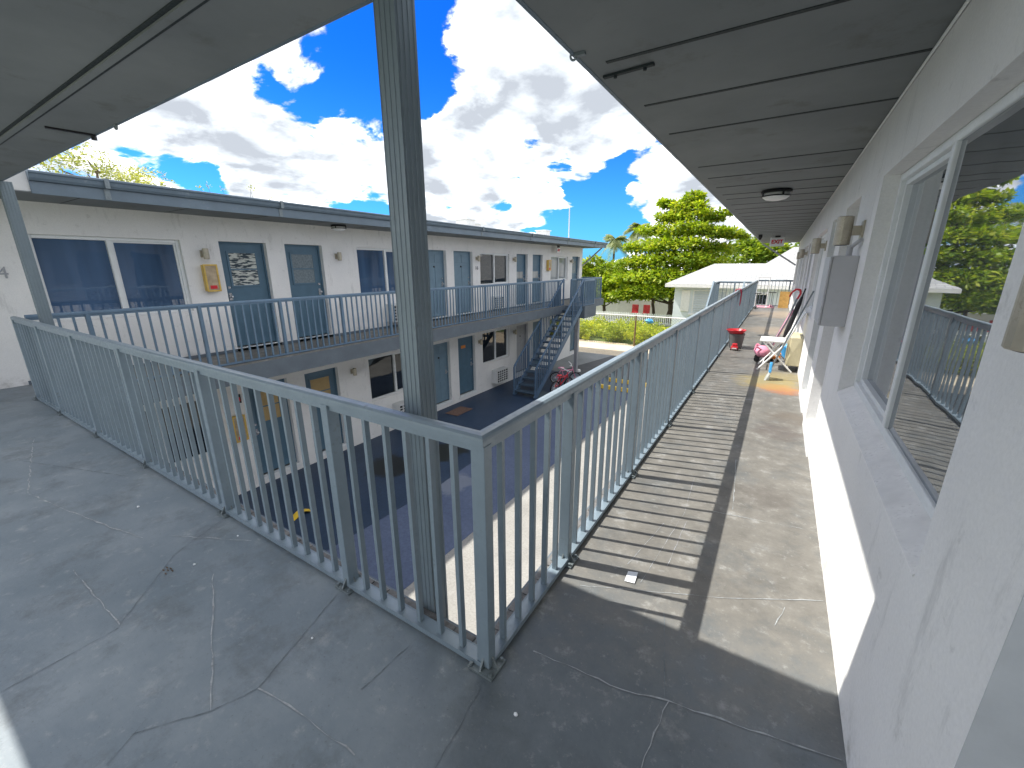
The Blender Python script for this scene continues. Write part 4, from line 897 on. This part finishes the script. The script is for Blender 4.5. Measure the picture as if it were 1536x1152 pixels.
# white house
hs=empty('white_house',(1,28,GZ),'pale blue white bungalow with grey shingle roof past near walkway','house')
HX0,HX1=-5.55,9.
wall_grid(28,1,0,0,0,0,0,[]) if False else None
w=MB().box(HX0,HX1,28,31.6,GZ,.33).box(-1.6,HX1,31.6,37,GZ,.34); w.build('wall',M['housewall'],hs)
def hip(mb,x0,x1,y0,y1,ze,zr,ins):
    ym=(y0+y1)/2; v=[(x0,y0,ze),(x1,y0,ze),(x1,y1,ze),(x0,y1,ze),(x0+ins,ym,zr),(x1-ins,ym,zr)]
    return mb.add(v,[(0,1,5,4),(1,2,5),(2,3,4,5),(3,0,4),(3,2,1,0)])
hip(MB(),-6.05,9.4,27.45,32.0,.52,1.70,2.35).build('roof',M['shingle'],hs)
hip(MB(),-2.6,9.4,31.0,37.4,.53,2.75,3.0).build('roof',M['shingle'],hs)
MB().box(-6.05,9.4,27.45,27.48,.33,.515).box(-6.05,-6.02,27.485,32,.33,.515).build('fascia',M['picket'],hs)
MB().box(-6.0,9.38,27.49,27.99,.335,.35).build('soffit',M['picket'],hs)
wd=MB().box(-4.45,-2.6,27.93,27.985,-1.25,.16).build('window',M['picket'],hs); l=MB()
for k in range(9): z=-1.2+k*.148; l.add([(-4.38,27.925,z+.13),(-2.67,27.925,z+.13),(-2.67,27.88,z),(-4.38,27.88,z),(-4.38,27.929,z+.13),(-2.67,27.929,z+.13),(-2.67,27.886,z),(-4.38,27.886,z)],[(0,1,2,3),(7,6,5,4),(0,4,5,1),(1,5,6,2),(2,6,7,3),(3,7,4,0)])
l.build('louver',M['louver'],wd); MB().box(-4.6,-2.45,27.84,27.985,-1.36,-1.255).build('sill',M['picket'],wd)
MB().box(-5.12,-4.62,27.94,27.985,-1.15,.15).build('shutter',M['picket'],hs)
wd=MB().box(-1.7,-.5,27.94,27.985,-1.0,.05).build('window',M['picket'],hs); MB().box(-1.62,-.58,27.93,27.939,-.94,-.01).build('pane',M['glass'],wd)
wd=MB().box(.2,1.4,27.94,27.985,-1.0,.05).build('window',M['picket'],hs); MB().box(.28,1.32,27.93,27.939,-.94,-.01).build('pane',M['glass'],wd)
SUN,WORLD,CLOUD,EXPO,SKYTINT=2.4,.11,7.6,1.68,(.016,.20,.62)
# ------------------------------------------------------------------ camera, light, sky
cam=bpy.data.cameras.new('camera'); co=bpy.data.objects.new('camera',cam); COL.objects.link(co); SC.camera=co
cam.sensor_fit='HORIZONTAL'; cam.sensor_width=36; cam.lens=36*625.35/1536; cam.clip_end=2000; cam.clip_start=.02
a,p,ro=R(32.15),R(15.79),R(-.2)
fw=Vector((-math.sin(a)*math.cos(p),math.cos(a)*math.cos(p),-math.sin(p))); rt=Vector((math.cos(a),math.sin(a),0)); up=rt.cross(fw)
rt2=rt*math.cos(ro)+up*math.sin(ro); up2=rt2.cross(fw)
co.matrix_world=Matrix(((rt2.x,up2.x,-fw.x,0),(rt2.y,up2.y,-fw.y,0),(rt2.z,up2.z,-fw.z,1.6),(0,0,0,1)))
sd=Vector((-.68,-.175,1)).normalized()
sun=bpy.data.lights.new('sun','SUN'); sun.energy=SUN; sun.angle=R(.53); sun.color=(1,.955,.88)
so=bpy.data.objects.new('sun',sun); COL.objects.link(so); so.rotation_euler=(-sd).to_track_quat('-Z','Y').to_euler(); so.location=(-20,-10,30)
W=bpy.data.worlds.new('World'); SC.world=W; W.use_nodes=True; nt=W.node_tree
bg=nt.nodes['Background']; sky=N(nt,'ShaderNodeTexSky',sky_type='NISHITA'); sky.sun_disc=False; sky.sun_elevation=math.asin(sd.z); sky.sun_rotation=math.atan2(sd.x,sd.y)
sky.dust_density=.6; sky.air_density=1.0; sky.ozone_density=1.6
tc=N(nt,'ShaderNodeTexCoord'); D_=tc.outputs['Generated']
sx=N(nt,'ShaderNodeSeparateXYZ'); nt.links.new(D_,sx.inputs[0])
zz=math_(nt,'ADD',math_(nt,'MAXIMUM',sx.outputs[2],0.0),.22)
cx=N(nt,'ShaderNodeCombineXYZ'); nt.links.new(math_(nt,'DIVIDE',sx.outputs[0],zz),cx.inputs[0]); nt.links.new(math_(nt,'DIVIDE',sx.outputs[1],zz),cx.inputs[1])
P=cx.outputs[0]
def fb(vec,sc,det,rough,off=(0,0,0)):
    mp=N(nt,'ShaderNodeMapping'); mp.inputs['Location'].default_value=off; nt.links.new(vec,mp.inputs[0]); n=noise(nt,sc,det,rough,mp.outputs[0]); n.inputs['Distortion'].default_value=.25; return n.outputs[0]
def dirpx(x,y): return (fw*625.35+rt2*(x-768)-up2*(y-576)).normalized()
HOLES=[((520,70),9,.30),((395,120),6.5,.30),((535,130),4.5,.24),((590,20),7,.30),((272,235),4.0,.30),((296,270),2.2,.22),((600,110),4,.2),
 ((784,211),2.2,.26),((822,272),4.5,.26),((749,275),2.5,.26),((940,285),5,.28),((905,322),4.5,.28),((868,335),3.6,.25),((850,252),2.0,.22),((975,262),3.0,.2),((575,290),2.4,.26),((655,312),2.0,.22),((800,330),2.2,.2),((630,8),4,.25),((900,350),3,.12),((735,35),2,.2)]
FILL=[((462,72),3.6,.30),((330,160),7,.2),((700,150),13,.14),((860,130),10,.14),((800,300),2.8,.20),((860,285),2.6,.22),((1005,275),3.4,.34),((1090,345),3.5,.2),((415,200),8,.16),((650,240),6,.16),((968,300),1.0,.2),((870,345),1.6,.18)]
def lobes(v,lst,sgn):
    for (px,r_,am) in lst:
        d=dirpx(*px); dp=N(nt,'ShaderNodeVectorMath',operation='DOT_PRODUCT'); nt.links.new(DW,dp.inputs[0]); dp.inputs[1].default_value=d
        s=smooth(nt,dp.outputs['Value'],math.cos(R(r_*1.5)),math.cos(R(r_*.1))); v=math_(nt,'ADD',v,math_(nt,'MULTIPLY',s,sgn*am))
    return v
DO=(3.1,1.7,0)
wn=N(nt,'ShaderNodeTexNoise'); wn.inputs['Scale'].default_value=6; wn.inputs['Detail'].default_value=7; nt.links.new(D_,wn.inputs['Vector'])
wv=N(nt,'ShaderNodeVectorMath',operation='MULTIPLY_ADD'); nt.links.new(wn.outputs['Color'],wv.inputs[0]); wv.inputs[1].default_value=(.16,.16,.16); wv.inputs[2].default_value=(-.08,-.08,-.08)
wa=N(nt,'ShaderNodeVectorMath',operation='ADD'); nt.links.new(D_,wa.inputs[0]); nt.links.new(wv.outputs[0],wa.inputs[1])
wz=N(nt,'ShaderNodeVectorMath',operation='NORMALIZE'); nt.links.new(wa.outputs[0],wz.inputs[0]); DW=wz.outputs[0]
den=fb(P,2.1,14,.60,DO)
dd=math_(nt,'ADD',math_(nt,'MULTIPLY',math_(nt,'SUBTRACT',den,.5),1.55),.645)
dd=lobes(dd,HOLES,-.8); dd=lobes(dd,FILL,1)
mask=smooth(nt,dd,.47,.60)
# brightness of the cloud bodies: white sunlit rims and tops, greyer thick bases
n1=fb(P,3.4,6,.5,DO); n2=fb(P,3.4,6,.5,(DO[0]+.13,DO[1]+.05,0)); relief=math_(nt,'MULTIPLY',math_(nt,'SUBTRACT',n1,n2),2.3)
thick=smooth(nt,dd,.54,.80)
n3=fb(P,1.7,8,.55,(7.7,2.1,0))
g=math_(nt,'SUBTRACT',.95,math_(nt,'MULTIPLY',math_(nt,'MULTIPLY',thick,smooth(nt,n3,.34,.60)),.68)); g=math_(nt,'ADD',g,relief); m1=fb(P,9.0,6,.6,DO); m2=fb(P,9.0,6,.6,(DO[0]+.05,DO[1]+.02,0)); g=math_(nt,'ADD',g,math_(nt,'MULTIPLY',math_(nt,'SUBTRACT',m1,m2),.7))
g=math_(nt,'MINIMUM',math_(nt,'MAXIMUM',g,.0),1.0)
ccol=ramp(nt,g,[(.1,(.24,.26,.29)),(.4,(.345,.37,.40)),(.68,(.46,.475,.495)),(.88,(.62,.625,.635)),(1.0,(1.05,1.05,1.05))]).outputs[0]
vm=N(nt,'ShaderNodeVectorMath',operation='SCALE'); nt.links.new(ccol,vm.inputs[0]); vm.inputs['Scale'].default_value=CLOUD
tint=mixc(nt,smooth(nt,sx.outputs[2],.0,.42),(.10,.36,.72),SKYTINT); skyc=mixc(nt,1.0,sky.outputs[0],tint,'MULTIPLY')
fin=mixc(nt,mask,skyc,vm.outputs[0])
nt.links.new(fin,bg.inputs['Color']); bg.inputs['Strength'].default_value=WORLD
SC.view_settings.view_transform='Standard'; SC.view_settings.look='None'; SC.view_settings.exposure=EXPO; SC.view_settings.gamma=1
SC.render.engine='CYCLES'; SC.cycles.max_bounces=8; SC.cycles.diffuse_bounces=5; SC.cycles.use_denoising=True
